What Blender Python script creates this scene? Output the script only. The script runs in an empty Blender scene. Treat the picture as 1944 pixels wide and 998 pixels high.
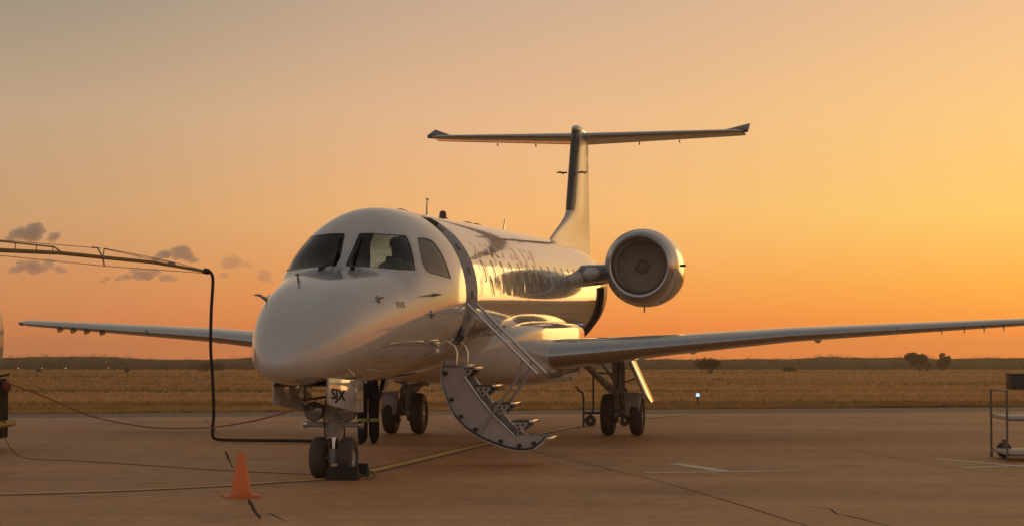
import bpy, bmesh, math, random
import numpy as np
from mathutils import Vector, Matrix, Euler
from mathutils.geometry import delaunay_2d_cdt
SC = bpy.context.scene
COL = SC.collection
rad = math.radians
random.seed(7)

# ------------------------------------------------------------------ camera, sky, sun, exposure
cam_d = bpy.data.cameras.new('camera'); cam = bpy.data.objects.new('camera', cam_d); COL.objects.link(cam)
cam_d.sensor_width = 36; cam_d.lens = 3661.1 * 36 / 1944; cam_d.clip_start = .1; cam_d.clip_end = 20000
cam.location = (0, 0, 1.544); cam.rotation_euler = (rad(90 + 2.596), 0, 0)
SC.camera = cam

SUN_AZ, SUN_EL = 22.0, 3.6          # degrees right of the view axis, above the horizon
SDIR = Vector((math.sin(rad(SUN_AZ)) * math.cos(rad(SUN_EL)), math.cos(rad(SUN_AZ)) * math.cos(rad(SUN_EL)), math.sin(rad(SUN_EL))))

def lin(c):
    return tuple(((v / 255) / 12.92 if v / 255 <= .04045 else ((v / 255 + .055) / 1.055) ** 2.4) for v in c)

world = bpy.data.worlds.new('World'); SC.world = world; world.use_nodes = True
def build_sky():
    nt = world.node_tree; N = nt.nodes; L = nt.links; N.clear()
    out = N.new('ShaderNodeOutputWorld'); bg = N.new('ShaderNodeBackground'); L.new(bg.outputs[0], out.inputs[0])
    tc = N.new('ShaderNodeTexCoord')
    nv = N.new('ShaderNodeVectorMath'); nv.operation = 'NORMALIZE'; L.new(tc.outputs['Generated'], nv.inputs[0])
    sp = N.new('ShaderNodeSeparateXYZ'); L.new(nv.outputs[0], sp.inputs[0])
    def m(op, a, b=None, c=None):
        n = N.new('ShaderNodeMath'); n.operation = op
        for i, v in enumerate((a, b, c)):
            if v is None: continue
            if isinstance(v, (int, float)): n.inputs[i].default_value = v
            else: L.new(v, n.inputs[i])
        return n.outputs[0]
    el = m('MULTIPLY', m('ARCSINE', sp.outputs[2]), 180 / math.pi)
    pos = m('POWER', m('DIVIDE', m('MAXIMUM', m('ADD', el, 1.0), 0.0), 91.0), .5)
    dt = N.new('ShaderNodeVectorMath'); dt.operation = 'DOT_PRODUCT'; L.new(nv.outputs[0], dt.inputs[0]); dt.inputs[1].default_value = SDIR
    gam = m('MULTIPLY', m('ARCCOSINE', m('MINIMUM', m('MAXIMUM', dt.outputs['Value'], -1.0), 1.0)), 180 / math.pi)
    def ramp(stops):
        r = N.new('ShaderNodeValToRGB'); r.color_ramp.interpolation = 'B_SPLINE' if False else 'EASE'
        r.color_ramp.interpolation = 'LINEAR'
        e = r.color_ramp.elements
        for i, (a, c) in enumerate(stops):
            p = math.sqrt((a + 1) / 91)
            x = e[i] if i < 2 else e.new(p)
            x.position = p; x.color = lin(c) + (1,)
        L.new(pos, r.inputs[0]); return r.outputs[0]
    Z = (110, 108, 108)
    right = ramp([(-.6, (252, 128, 48)), (.6, (255, 144, 54)), (2, (252, 174, 70)), (4, (250, 200, 106)), (7, (247, 199, 128)), (10.5, (236, 189, 144)), (20, (200, 164, 128)), (90, Z)])
    centre = ramp([(-.6, (246, 122, 56)), (.6, (248, 138, 66)), (2, (247, 162, 88)), (4, (247, 184, 116)), (7, (232, 184, 140)), (10.5, (206, 173, 146)), (22, (160, 144, 126)), (90, Z)])
    left = ramp([(-.6, (206, 118, 72)), (.6, (212, 130, 80)), (2, (210, 143, 92)), (4, (204, 158, 112)), (7, (192, 163, 132)), (10.5, (156, 145, 127)), (22, (138, 130, 120)), (90, Z)])
    side = ramp([(-.6, (176, 112, 78)), (2, (192, 134, 98)), (7, (192, 154, 122)), (15, (170, 148, 126)), (30, (148, 136, 124)), (90, Z)])
    back = ramp([(-.6, (136, 114, 104)), (3, (152, 134, 126)), (9, (172, 156, 148)), (18, (160, 156, 156)), (35, (140, 140, 143)), (90, Z)])
    def mixc(a, b, lo, hi):
        mr = N.new('ShaderNodeMapRange'); mr.interpolation_type = 'SMOOTHSTEP'; L.new(gam, mr.inputs[0]); mr.inputs[1].default_value = lo; mr.inputs[2].default_value = hi
        x = N.new('ShaderNodeMix'); x.data_type = 'RGBA'; L.new(mr.outputs[0], x.inputs['Factor']); L.new(a, x.inputs['A']); L.new(b, x.inputs['B'])
        return x.outputs['Result']
    c = mixc(right, centre, 5, 24); c = mixc(c, left, 20, 39); c = mixc(c, side, 38, 95); c = mixc(c, back, 85, 170)
    # aureole round the hazy sun
    g = m('MULTIPLY', m('POWER', 2.718, m('MULTIPLY', gam, -.13)), .24)
    gl = N.new('ShaderNodeVectorMath'); gl.operation = 'SCALE'; gl.inputs[0].default_value = (1.0, .52, .12); L.new(g, gl.inputs['Scale'])
    ad = N.new('ShaderNodeMix'); ad.data_type = 'RGBA'; ad.blend_type = 'ADD'; ad.inputs['Factor'].default_value = 1; L.new(c, ad.inputs['A']); L.new(gl.outputs[0], ad.inputs['B'])
    # clear upper air above the dust layer
    sk = N.new('ShaderNodeTexSky'); sk.sky_type = 'NISHITA'; sk.sun_disc = False; sk.sun_elevation = rad(SUN_EL); sk.sun_rotation = rad(SUN_AZ)
    sk.dust_density = 4; sk.air_density = 1; sk.ozone_density = 1
    ss = N.new('ShaderNodeVectorMath'); ss.operation = 'SCALE'; ss.inputs['Scale'].default_value = .10; L.new(sk.outputs[0], ss.inputs[0])
    mr = N.new('ShaderNodeMapRange'); mr.interpolation_type = 'SMOOTHSTEP'; L.new(el, mr.inputs[0]); mr.inputs[1].default_value = 14; mr.inputs[2].default_value = 60; mr.inputs[4].default_value = .2
    fx = N.new('ShaderNodeMix'); fx.data_type = 'RGBA'; L.new(mr.outputs[0], fx.inputs['Factor']); L.new(ad.outputs['Result'], fx.inputs['A']); L.new(ss.outputs[0], fx.inputs['B'])
    L.new(fx.outputs['Result'], bg.inputs[0]); bg.inputs[1].default_value = 1.0
build_sky()

sl = bpy.data.lights.new('sun', 'SUN'); sl.energy = .10; sl.angle = rad(14); sl.color = (1, .56, .20)
sun = bpy.data.objects.new('sun', sl); COL.objects.link(sun); sun.rotation_euler = (-SDIR).to_track_quat('-Z', 'Y').to_euler(); sun.location = SDIR * 200
SC.view_settings.view_transform = 'Standard'; SC.view_settings.look = 'None'; SC.view_settings.gamma = 1; SC.view_settings.exposure = 0
SC.view_settings.use_curve_mapping = False
SC.cycles.max_bounces = 8; SC.cycles.volume_bounces = 1; SC.cycles.volume_max_steps = 256

# ------------------------------------------------------------------ materials
MATS = {}
def mat(name, col, rough=.5, metal=0, coat=0, vary=0, scale=4, bump=0, bscale=60, emit=None, estr=0, stretch=None, trans=0, ior=1.5, coat_rough=.03, col2=None, spec=.5, coat_ior=1.5, ripple=0):
    if name in MATS: return MATS[name]
    m = bpy.data.materials.new(name); m.use_nodes = True; nt = m.node_tree; N = nt.nodes; L = nt.links
    b = N['Principled BSDF']; b.inputs['Base Color'].default_value = (*col, 1); b.inputs['Roughness'].default_value = rough
    b.inputs['Metallic'].default_value = metal; b.inputs['Coat Weight'].default_value = coat; b.inputs['Coat Roughness'].default_value = coat_rough; b.inputs['Coat IOR'].default_value = coat_ior
    b.inputs['Transmission Weight'].default_value = trans; b.inputs['IOR'].default_value = ior; b.inputs['Specular IOR Level'].default_value = spec
    if emit: b.inputs['Emission Color'].default_value = (*emit, 1); b.inputs['Emission Strength'].default_value = estr
    tc = N.new('ShaderNodeTexCoord'); src = tc.outputs['Object']
    if stretch:
        mp = N.new('ShaderNodeMapping'); mp.inputs['Scale'].default_value = stretch; L.new(src, mp.inputs[0]); src = mp.outputs[0]
    if vary or col2:
        n = N.new('ShaderNodeTexNoise'); n.inputs['Scale'].default_value = scale; n.inputs['Detail'].default_value = 7; n.inputs['Roughness'].default_value = .62; L.new(src, n.inputs['Vector'])
        r = N.new('ShaderNodeValToRGB'); r.color_ramp.elements[0].position = .3; r.color_ramp.elements[1].position = .7
        c2 = col2 or tuple(v * (1 - vary) for v in col)
        r.color_ramp.elements[0].color = (*c2, 1); r.color_ramp.elements[1].color = (*col, 1)
        L.new(n.outputs[0], r.inputs[0]); L.new(r.outputs[0], b.inputs['Base Color'])
    if bump:
        n2 = N.new('ShaderNodeTexNoise'); n2.inputs['Scale'].default_value = bscale; n2.inputs['Detail'].default_value = 5; L.new(src, n2.inputs['Vector'])
        bp = N.new('ShaderNodeBump'); bp.inputs['Strength'].default_value = bump; bp.inputs['Distance'].default_value = .01; L.new(n2.outputs[0], bp.inputs['Height']); L.new(bp.outputs[0], b.inputs['Normal'])
    if ripple:      # slight waviness of riveted skin
        n3 = N.new('ShaderNodeTexNoise'); n3.inputs['Scale'].default_value = 5.0; n3.inputs['Detail'].default_value = 3; L.new(tc.outputs['Object'], n3.inputs['Vector'])
        b3 = N.new('ShaderNodeBump'); b3.inputs['Strength'].default_value = ripple; b3.inputs['Distance'].default_value = .02; L.new(n3.outputs[0], b3.inputs['Height']); L.new(b3.outputs[0], b.inputs['Normal']); L.new(b3.outputs[0], b.inputs['Coat Normal'])
    MATS[name] = m; return m
WHITE = mat('white_paint', (.62, .62, .615), .13, coat=1, vary=.13, scale=1.7, ripple=.05, coat_rough=.03, stretch=(.5, 1, 1), coat_ior=1.62)
GREYP = mat('grey_paint', (.40, .40, .40), .35, coat=.6, vary=.12, scale=3)
NAVY = mat('navy_paint', (.035, .04, .06), .3, coat=.6)
TITLE = mat('title_paint', (.16, .16, .18), .35, coat=1, coat_rough=.025)
TITLE2 = mat('web_title_paint', (.17, .165, .165), .5, coat=.5)
METAL = mat('polished_metal', (.60, .60, .61), .22, metal=1, vary=.15, scale=6)
STEEL = mat('gear_steel', (.36, .35, .34), .38, metal=.6, vary=.3, scale=9)
GEARP = mat('gear_paint', (.46, .45, .43), .45, vary=.35, scale=8, coat=.2)
CHROME = mat('bright_tube', (.75, .74, .72), .16, metal=1)
RUBBER = mat('rubber', (.11, .092, .078), .75, vary=.4, scale=20, bump=.2)
BLACK = mat('black_plastic', (.02, .02, .02), .5)
DARKIN = mat('dark_interior', (.06, .058, .055), .8)
LINER = mat('cabin_liner', (.45, .43, .38), .7)
SEAL = mat('window_seal', (.03, .03, .03), .55)
def glass_mat(name, tint, refl=.06):
    m = bpy.data.materials.new(name); m.use_nodes = True; nt = m.node_tree; N = nt.nodes; L = nt.links; N.clear()
    o = N.new('ShaderNodeOutputMaterial'); tr = N.new('ShaderNodeBsdfTransparent'); tr.inputs[0].default_value = (*tint, 1)
    gl = N.new('ShaderNodeBsdfGlossy'); gl.inputs['Roughness'].default_value = .015; gl.inputs[0].default_value = (1, 1, 1, 1)
    fr = N.new('ShaderNodeFresnel'); fr.inputs[0].default_value = 1.52
    mx = N.new('ShaderNodeMixShader'); L.new(fr.outputs[0], mx.inputs[0]); L.new(tr.outputs[0], mx.inputs[1]); L.new(gl.outputs[0], mx.inputs[2]); L.new(mx.outputs[0], o.inputs[0])
    return m
GLASS = glass_mat('windshield_glass', (.55, .58, .55))
WGLASS = glass_mat('cabin_window_glass', (.35, .35, .35))
SHADE = mat('window_with_drawn_shade', (.42, .40, .37), .5, coat=1, coat_rough=.02, coat_ior=1.6)
LENS = mat('lamp_lens', (.25, .25, .25), .08, metal=.3, coat=1)

# ------------------------------------------------------------------ mesh helpers
class MB:
    def __init__(s): s.v = []; s.f = []
    def add(s, V, F):
        o = len(s.v); s.v += [tuple(map(float, v)) for v in V]; s.f += [tuple(i + o for i in f) for f in F]; return s
    def box(s, c, d, R=None):
        x, y, z = [k / 2 for k in d]; V = [Vector((a, b, e)) for a in (-x, x) for b in (-y, y) for e in (-z, z)]
        if R is not None: V = [R @ v for v in V]
        return s.add([v + Vector(c) for v in V], [(0, 1, 3, 2), (4, 6, 7, 5), (0, 4, 5, 1), (2, 3, 7, 6), (0, 2, 6, 4), (1, 5, 7, 3)])
    def bar(s, a, b, w, t, up=(0, 0, 1)):
        a = Vector(a); b = Vector(b); d = (b - a); l = d.length; d.normalize(); u = Vector(up); r = d.cross(u)
        if r.length < 1e-4: r = d.cross(Vector((0, 1, 0)))
        r.normalize(); u = r.cross(d)
        R = Matrix((d, r, u)).transposed(); return s.box((a + b) / 2, (l, w, t), R)
    def tube(s, pts, r, n=10, caps=True):
        pts = [Vector(p) for p in pts]; k = len(pts); rs = r if isinstance(r, (list, tuple)) else [r] * k
        V = []; pu = None
        for i, p in enumerate(pts):
            d = (pts[min(i + 1, k - 1)] - pts[max(i - 1, 0)]).normalized()
            if pu is None:
                pu = d.orthogonal().normalized()
            else:
                pu = (pu - d * pu.dot(d)).normalized()
            w = d.cross(pu)
            V += [p + (pu * math.cos(2 * math.pi * j / n) + w * math.sin(2 * math.pi * j / n)) * rs[i] for j in range(n)]
        F = [(i * n + j, i * n + (j + 1) % n, (i + 1) * n + (j + 1) % n, (i + 1) * n + j) for i in range(k - 1) for j in range(n)]
        if caps: F += [tuple(range(n))[::-1], tuple((k - 1) * n + j for j in range(n))]
        return s.add(V, F)
    def lathe(s, prof, c, axis, n=32):
        # prof: (distance along axis, radius)
        c = Vector(c); a = Vector(axis).normalized(); u = a.orthogonal().normalized(); w = a.cross(u); V = []
        for x, r in prof:
            V += [c + a * x + (u * math.cos(2 * math.pi * j / n) + w * math.sin(2 * math.pi * j / n)) * r for j in range(n)]
        k = len(prof)
        return s.add(V, [(i * n + j, i * n + (j + 1) % n, (i + 1) * n + (j + 1) % n, (i + 1) * n + j) for i in range(k - 1) for j in range(n)])
    def loft(s, rings, close=True, caps=True):
        n = len(rings[0]); V = [p for r in rings for p in r]
        F = [(i * n + j, i * n + (j + 1) % n, (i + 1) * n + (j + 1) % n, (i + 1) * n + j) for i in range(len(rings) - 1) for j in range(n if close else n - 1)]
        if caps and close: F += [tuple(range(n))[::-1], tuple((len(rings) - 1) * n + j for j in range(n))]
        return s.add(V, F)
    def prism(s, poly, off):
        n = len(poly); o = Vector(off); V = [Vector(p) for p in poly] + [Vector(p) + o for p in poly]
        return s.add(V, [tuple(range(n))[::-1], tuple(range(n, 2 * n))] + [(i, (i + 1) % n, n + (i + 1) % n, n + i) for i in range(n)])
    def build(s, name, m, parent=None, smooth=30, bevel=0, fix=True):
        me = bpy.data.meshes.new(name); me.from_pydata(s.v, [], s.f)
        if fix or bevel:
            bm = bmesh.new(); bm.from_mesh(me)
            if bevel: bmesh.ops.bevel(bm, geom=bm.edges[:], offset=bevel, segments=2, affect='EDGES', clamp_overlap=True, profile=.6)
            bmesh.ops.recalc_face_normals(bm, faces=bm.faces[:]); bm.to_mesh(me); bm.free()
        if smooth:
            me.shade_smooth(); me.set_sharp_from_angle(angle=rad(smooth))
        return link(name, me, m, parent)
def link(name, me, m, parent=None):
    o = bpy.data.objects.new(name, me); COL.objects.link(o)
    if m is not None: me.materials.append(m)
    if parent is not None: o.parent = parent
    return o
def tag(o, label=None, cat=None, group=None, kind=None):
    if label: o['label'] = label
    if cat: o['category'] = cat
    if group: o['group'] = group
    if kind: o['kind'] = kind
    return o
def empty(name, loc, rz=0, label=None, cat=None, group=None):
    o = bpy.data.objects.new(name, None); COL.objects.link(o); o.location = loc; o.rotation_euler = (0, 0, rz); o.empty_display_size = .3
    return tag(o, label, cat, group)

# ------------------------------------------------------------------ terrain, apron
def tz(x, y):
    y = np.asarray(y, float)
    a = np.clip(y - 54, 0, None)
    return -np.where(a < 366, .0073 * a, .0073 * 366 + .0056 * (a - 366))
def edge_in(x): return 46.8 + .212 * x     # apron edge
def edge_out(x): return 50.1 + .222 * x    # outer edge of the dark shoulder

def build_ground():
    xs = np.concatenate([np.linspace(-1450, -300, 10), np.linspace(-260, 260, 60), np.linspace(300, 1450, 10)])
    ys = np.concatenate([np.linspace(-600, -60, 6), np.linspace(0, 44, 5), np.linspace(46, 140, 60), np.linspace(150, 700, 60), np.linspace(740, 1380, 12)])
    X, Y = np.meshgrid(xs, ys, indexing='ij'); Zz = tz(X, Y) - .03
    V = np.stack([X, Y, Zz], -1).reshape(-1, 3); ny = len(ys)
    F = [(i * ny + j, (i + 1) * ny + j, (i + 1) * ny + j + 1, i * ny + j + 1) for i in range(len(xs) - 1) for j in range(ny - 1)]
    me = bpy.data.meshes.new('ground'); me.from_pydata(V.tolist(), [], F); me.shade_smooth()
    m = bpy.data.materials.new('dry_grassland'); m.use_nodes = True; N = m.node_tree.nodes; L = m.node_tree.links; b = N['Principled BSDF']; b.inputs['Roughness'].default_value = .95; b.inputs['Specular IOR Level'].default_value = .1
    grass_colour(N, L, b)
    o = link('ground', me, m); tag(o, kind='structure')
def grass_colour(N, L, b, bright=1.0):
    ge = N.new('ShaderNodeNewGeometry')
    mp = N.new('ShaderNodeMapping'); mp.inputs['Scale'].default_value = (.012, .10, .1); L.new(ge.outputs['Position'], mp.inputs[0])
    n = N.new('ShaderNodeTexNoise'); n.inputs['Scale'].default_value = 1.0; n.inputs['Detail'].default_value = 8; n.inputs['Roughness'].default_value = .6; L.new(mp.outputs[0], n.inputs['Vector'])
    r = N.new('ShaderNodeValToRGB'); e = r.color_ramp.elements
    e[0].position = .36; e[0].color = (.28 * bright, .20 * bright, .085 * bright, 1); e[1].position = .66; e[1].color = (.72 * bright, .46 * bright, .205 * bright, 1)
    k = e.new(.5); k.color = (.57 * bright, .35 * bright, .152 * bright, 1)
    L.new(n.outputs[0], r.inputs[0])
    n2 = N.new('ShaderNodeTexNoise'); n2.inputs['Scale'].default_value = 1.3; n2.inputs['Detail'].default_value = 6; L.new(ge.outputs['Position'], n2.inputs['Vector'])
    mr = N.new('ShaderNodeMapRange'); L.new(n2.outputs[0], mr.inputs[0]); mr.inputs[1].default_value = .3; mr.inputs[2].default_value = .7; mr.inputs[3].default_value = .72; mr.inputs[4].default_value = 1.2
    vm = N.new('ShaderNodeVectorMath'); vm.operation = 'SCALE'; L.new(r.outputs[0], vm.inputs[0]); L.new(mr.outputs[0], vm.inputs['Scale'])
    L.new(vm.outputs[0], b.inputs['Base Color'])
build_ground()

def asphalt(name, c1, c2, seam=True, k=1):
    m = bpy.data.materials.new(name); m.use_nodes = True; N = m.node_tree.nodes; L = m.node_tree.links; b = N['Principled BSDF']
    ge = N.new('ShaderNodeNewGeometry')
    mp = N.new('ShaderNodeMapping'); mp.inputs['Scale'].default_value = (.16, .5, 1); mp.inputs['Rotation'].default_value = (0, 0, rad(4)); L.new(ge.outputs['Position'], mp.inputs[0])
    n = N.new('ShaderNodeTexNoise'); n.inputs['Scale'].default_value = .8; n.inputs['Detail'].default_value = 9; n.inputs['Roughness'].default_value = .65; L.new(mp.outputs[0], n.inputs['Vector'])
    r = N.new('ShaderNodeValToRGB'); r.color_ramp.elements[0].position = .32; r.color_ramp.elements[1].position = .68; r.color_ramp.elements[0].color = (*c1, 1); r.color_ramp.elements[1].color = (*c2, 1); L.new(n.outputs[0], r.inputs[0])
    # aggregate speckle
    n3 = N.new('ShaderNodeTexNoise'); n3.inputs['Scale'].default_value = 38; n3.inputs['Detail'].default_value = 4; L.new(ge.outputs['Position'], n3.inputs['Vector'])
    mr = N.new('ShaderNodeMapRange'); L.new(n3.outputs[0], mr.inputs[0]); mr.inputs[1].default_value = .3; mr.inputs[2].default_value = .7; mr.inputs[3].default_value = .82; mr.inputs[4].default_value = 1.14
    n5 = N.new('ShaderNodeTexNoise'); n5.inputs['Scale'].default_value = 3.2; n5.inputs['Detail'].default_value = 8; n5.inputs['Roughness'].default_value = .7; L.new(ge.outputs['Position'], n5.inputs['Vector'])
    mr5 = N.new('ShaderNodeMapRange'); L.new(n5.outputs[0], mr5.inputs[0]); mr5.inputs[1].default_value = .3; mr5.inputs[2].default_value = .7; mr5.inputs[3].default_value = .80; mr5.inputs[4].default_value = 1.16
    # oil stains
    n4 = N.new('ShaderNodeTexNoise'); n4.inputs['Scale'].default_value = .55; n4.inputs['Detail'].default_value = 5; n4.inputs['Distortion'].default_value = .6; L.new(ge.outputs['Position'], n4.inputs['Vector'])
    mr4 = N.new('ShaderNodeMapRange'); L.new(n4.outputs[0], mr4.inputs[0]); mr4.inputs[1].default_value = .60; mr4.inputs[2].default_value = .72; mr4.inputs[3].default_value = 1; mr4.inputs[4].default_value = .72
    mu = N.new('ShaderNodeMath'); mu.operation = 'MULTIPLY'; L.new(mr.outputs[0], mu.inputs[0]); L.new(mr4.outputs[0], mu.inputs[1]); mu2 = N.new('ShaderNodeMath'); mu2.operation = 'MULTIPLY'; L.new(mu.outputs[0], mu2.inputs[0]); L.new(mr5.outputs[0], mu2.inputs[1]); mu = mu2
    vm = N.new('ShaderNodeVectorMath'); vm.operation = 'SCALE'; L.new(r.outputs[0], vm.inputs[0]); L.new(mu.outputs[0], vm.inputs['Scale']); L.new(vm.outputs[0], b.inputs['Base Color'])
    b.inputs['Roughness'].default_value = .68; b.inputs['Specular IOR Level'].default_value = .5
    bp = N.new('ShaderNodeBump'); bp.inputs['Strength'].default_value = .5; bp.inputs['Distance'].default_value = .006; L.new(n3.outputs[0], bp.inputs['Height']); L.new(bp.outputs[0], b.inputs['Normal'])
    return m
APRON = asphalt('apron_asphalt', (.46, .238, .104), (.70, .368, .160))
SHOULDER = asphalt('shoulder_asphalt', (.22, .145, .09), (.29, .195, .125))
PATCH = asphalt('patch_asphalt', (.15, .105, .085), (.19, .135, .105))
def sheet(name, poly, z, m, parent=None):
    return MB().add([(x, y, z) for x, y in poly], [tuple(range(len(poly)))]).build(name, m, parent, smooth=0, fix=False)
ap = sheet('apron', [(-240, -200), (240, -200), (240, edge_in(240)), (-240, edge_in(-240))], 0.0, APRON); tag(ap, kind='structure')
sh = sheet('shoulder', [(-240, edge_in(-240)), (240, edge_in(240)), (240, edge_out(240)), (-240, edge_out(-240))], -.004, SHOULDER); tag(sh, kind='structure')

def ribbon(name, pts, width, z, m, parent=None, wiggle=0, seed=1, taper=False):
    rnd = random.Random(seed); P = [Vector((x, y)) for x, y in pts]
    if wiggle:
        Q = []
        for a, b in zip(P[:-1], P[1:]):
            n = max(2, int((b - a).length / .35))
            for i in range(n): 
                d = (b - a).normalized(); Q.append(a.lerp(b, i / n) + Vector((-d.y, d.x)) * rnd.gauss(0, wiggle))
        P = Q + [P[-1]]
    V = []; k = len(P)
    for i, p in enumerate(P):
        d = (P[min(i + 1, k - 1)] - P[max(i - 1, 0)]).normalized(); n = Vector((-d.y, d.x)); w = width / 2 * (rnd.uniform(.5, 1.3) if wiggle else 1)
        if taper and i in (0, k - 1): w *= .1
        V += [(p.x + n.x * w, p.y + n.y * w, z), (p.x - n.x * w, p.y - n.y * w, z)]
    return MB().add(V, [(2 * i, 2 * i + 1, 2 * i + 3, 2 * i + 2) for i in range(k - 1)]).build(name, m, parent, smooth=0)
def smooth_path(pts, n=8):
    P = [Vector(p) for p in pts]; out = []
    for i in range(len(P) - 1):
        a, b, c, d = P[max(i - 1, 0)], P[i], P[i + 1], P[min(i + 2, len(P) - 1)]
        for j in range(n):
            t = j / n; out.append(.5 * ((2 * b) + (c - a) * t + (2 * a - 5 * b + 4 * c - d) * t * t + (3 * b - a - 3 * c + d) * t ** 3))
    return out + [P[-1]]
YEL = mat('faded_yellow_marking', (.92, .58, .20), .7, col2=(.78, .45, .15), scale=9)
BLK = mat('black_marking', (.20, .125, .075), .8, col2=(.30, .18, .10), scale=5)
WHM = mat('worn_white_marking', (.92, .80, .64), .7, col2=(.80, .62, .44), scale=6)
CRACK = mat('crack_filler', (.075, .05, .032), .95, spec=.1)
yl = [(-9.5, 19.2), (-7.4, 20.05), (-5.5, 20.82), (-4.47, 21.29), (-3.43, 22.03), (-2.79, 22.73), (-2.13, 23.57), (-1.52, 26.3), (-.97, 29.27), (-.45, 31.89), (.27, 35.04), (.91, 37.83), (1.51, 40.24), (2.44, 42.98), (3.56, 45.39), (4.3, 47.0)]
yp = [(v.x, v.y) for v in smooth_path([(x, y, 0) for x, y in yl])]
ribbon('line_border', yp, .34, .004, BLK, ap); ribbon('lead_in_line', yp, .17, .008, YEL, ap)
for i, (pts, wd) in enumerate([([(1.67, 24.5), (3.71, 24.91)], .15), ([(2.22, 26.5), (2.72, 24.85)], .22), ([(6.02, 27.7), (7.2, 25.0)], .16), ([(5.9, 25.45), (7.6, 26.6)], .15), ([(6.1, 44.8), (9.4, 45.6)], .2)]):
    ribbon('marking', pts, wd, .004 + .0002 * i, WHM, ap)
cr = [[(.11, 31.37), (.38, 29.42), (1.0, 26.54), (1.45, 24.38), (1.74, 23.0), (2.05, 21.05), (2.33, 19.14), (2.6, 17.13), (2.9, 14)], [(2.81, 19.6), (3.11, 18.89), (3.08, 18.4), (3.23, 17.77), (3.33, 17.08), (3.6, 15.5)],
      [(-4.43, 29.88), (-4.02, 27.5), (-3.67, 25.47)], [(-2.77, 20.3), (-2.52, 18.9), (-2.30, 17.7)], [(-6.94, 43.64), (-5.58, 36.62)], [(-2.33, 18.52), (-2.03, 17.5)], [(4.49, 33.79), (5.25, 30.69), (5.66, 26.42), (6.3, 23.5)], [(2.16, 24.17), (3.08, 23.67), (4.34, 23.87), (6.39, 24.17)], [(-9, 28.0), (-5.66, 28.82), (-3.9, 29.12), (-1, 29.4)], [(-7.5, 24.2), (-5.66, 24.6), (-2.4, 24.75)], [(-1.2, 24.9), (1.2, 25.2), (3.9, 25.6)]]
cw = [.022, .024, .030, .034, .02, .022, .014, .012, .014, .012, .014]
for i, (c, w_) in enumerate(zip(cr, cw)): ribbon('crack', c, w_, .0012 + .0001 * i, CRACK, ap, wiggle=.005, seed=i, taper=True)

# ------------------------------------------------------------------ airplane
X0, Y0, YAW = -2.164, 23.512, 10.018
AC = empty('airplane', (X0, Y0, 0), math.atan2(-math.cos(rad(YAW)), -math.sin(rad(YAW))), 'white twin-engine regional jet parked on the apron with its stair door open', 'airplane')
def P(s, p, z): return Vector((-s, p, z))           # station aft of the nose wheel, port offset, height
def spline(xs,ys):
    xs=np.array(xs,float); ys=np.array(ys,float); n=len(xs); h=np.diff(xs)
    A=np.zeros((n,n)); b=np.zeros(n); A[0,0]=A[-1,-1]=1
    for i in range(1,n-1):
        A[i,i-1]=h[i-1]; A[i,i]=2*(h[i-1]+h[i]); A[i,i+1]=h[i]
        b[i]=6*((ys[i+1]-ys[i])/h[i]-(ys[i]-ys[i-1])/h[i-1])
    M=np.linalg.solve(A,b)
    def f(x):
        x=np.clip(np.asarray(x,float),xs[0],xs[-1]); i=np.clip(np.searchsorted(xs,x)-1,0,n-2)
        d=xs[i+1]-xs[i]; a=(xs[i+1]-x)/d; c=(x-xs[i])/d
        return a*ys[i]+c*ys[i+1]+((a**3-a)*M[i]+(c**3-c)*M[i+1])*d*d/6
    return f
TIP=-2.42
TOP=[(0,-.80),(.1,-.585),(.35,-.385),(.8,-.145),(1.4,.06),(2.0,.185),(2.45,.265),(2.75,.355),(3.0,.53),(3.25,.75),(3.6,.965),(4.0,1.085),(4.5,1.135),(5.4,1.145),(8,1.14),(16,1.14),(19,1.10),(22,.98),(24.5,.8),(26,.62)]
BOT=[(0,-.80),(.1,-.94),(.35,-1.02),(.8,-1.065),(1.4,-1.09),(2.2,-1.11),(3.2,-1.13),(5,-1.14),(8,-1.14),(17,-1.14),(18.8,-1.10),(20.5,-.88),(22.5,-.42),(24.3,.05),(25.3,.3),(26,.42)]
WID=[(0,0),(.1,.22),(.35,.375),(.8,.525),(1.4,.655),(2.0,.76),(2.6,.855),(3.4,.975),(4.4,1.10),(5.6,1.14),(8,1.14),(17.5,1.14),(19.2,1.125),(20.5,1.03),(22,.82),(24,.44),(25.2,.2),(26,.07)]
ZM=[(0,-.80),(.4,-.75),(1.2,-.63),(1.9,-.50),(2.5,-.38),(3.3,-.25),(4.4,-.1),(5.6,-.02),(7,0),(15.5,0),(17.5,.02),(20,.12),(23,.34),(25,.52),(26,.53)]
fT,fB,fW,fM=[spline([math.sqrt(a) for a,_ in T],[b for _,b in T]) for T in (TOP,BOT,WID,ZM)]
def surf(s,th):
    u=np.sqrt(np.clip(np.asarray(s,float)-TIP,0,None)); zc=2.25+.027*np.asarray(s,float)
    sn=np.sin(th); zm=fM(u); r=np.where(sn>=0,fT(u)-zm,zm-fB(u))
    a=np.clip(1-(u-1.5)/.5,0,1); a=a*a*(3-2*a); c=np.cos(th); n=2+a*np.where(sn>0,1.15,-.2); rho=(np.abs(c)**n+np.abs(sn)**n)**(-1/n)
    return np.stack(np.broadcast_arrays(np.asarray(s,float),fW(u)*c*rho,zc+zm+r*sn*rho),-1)

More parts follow.
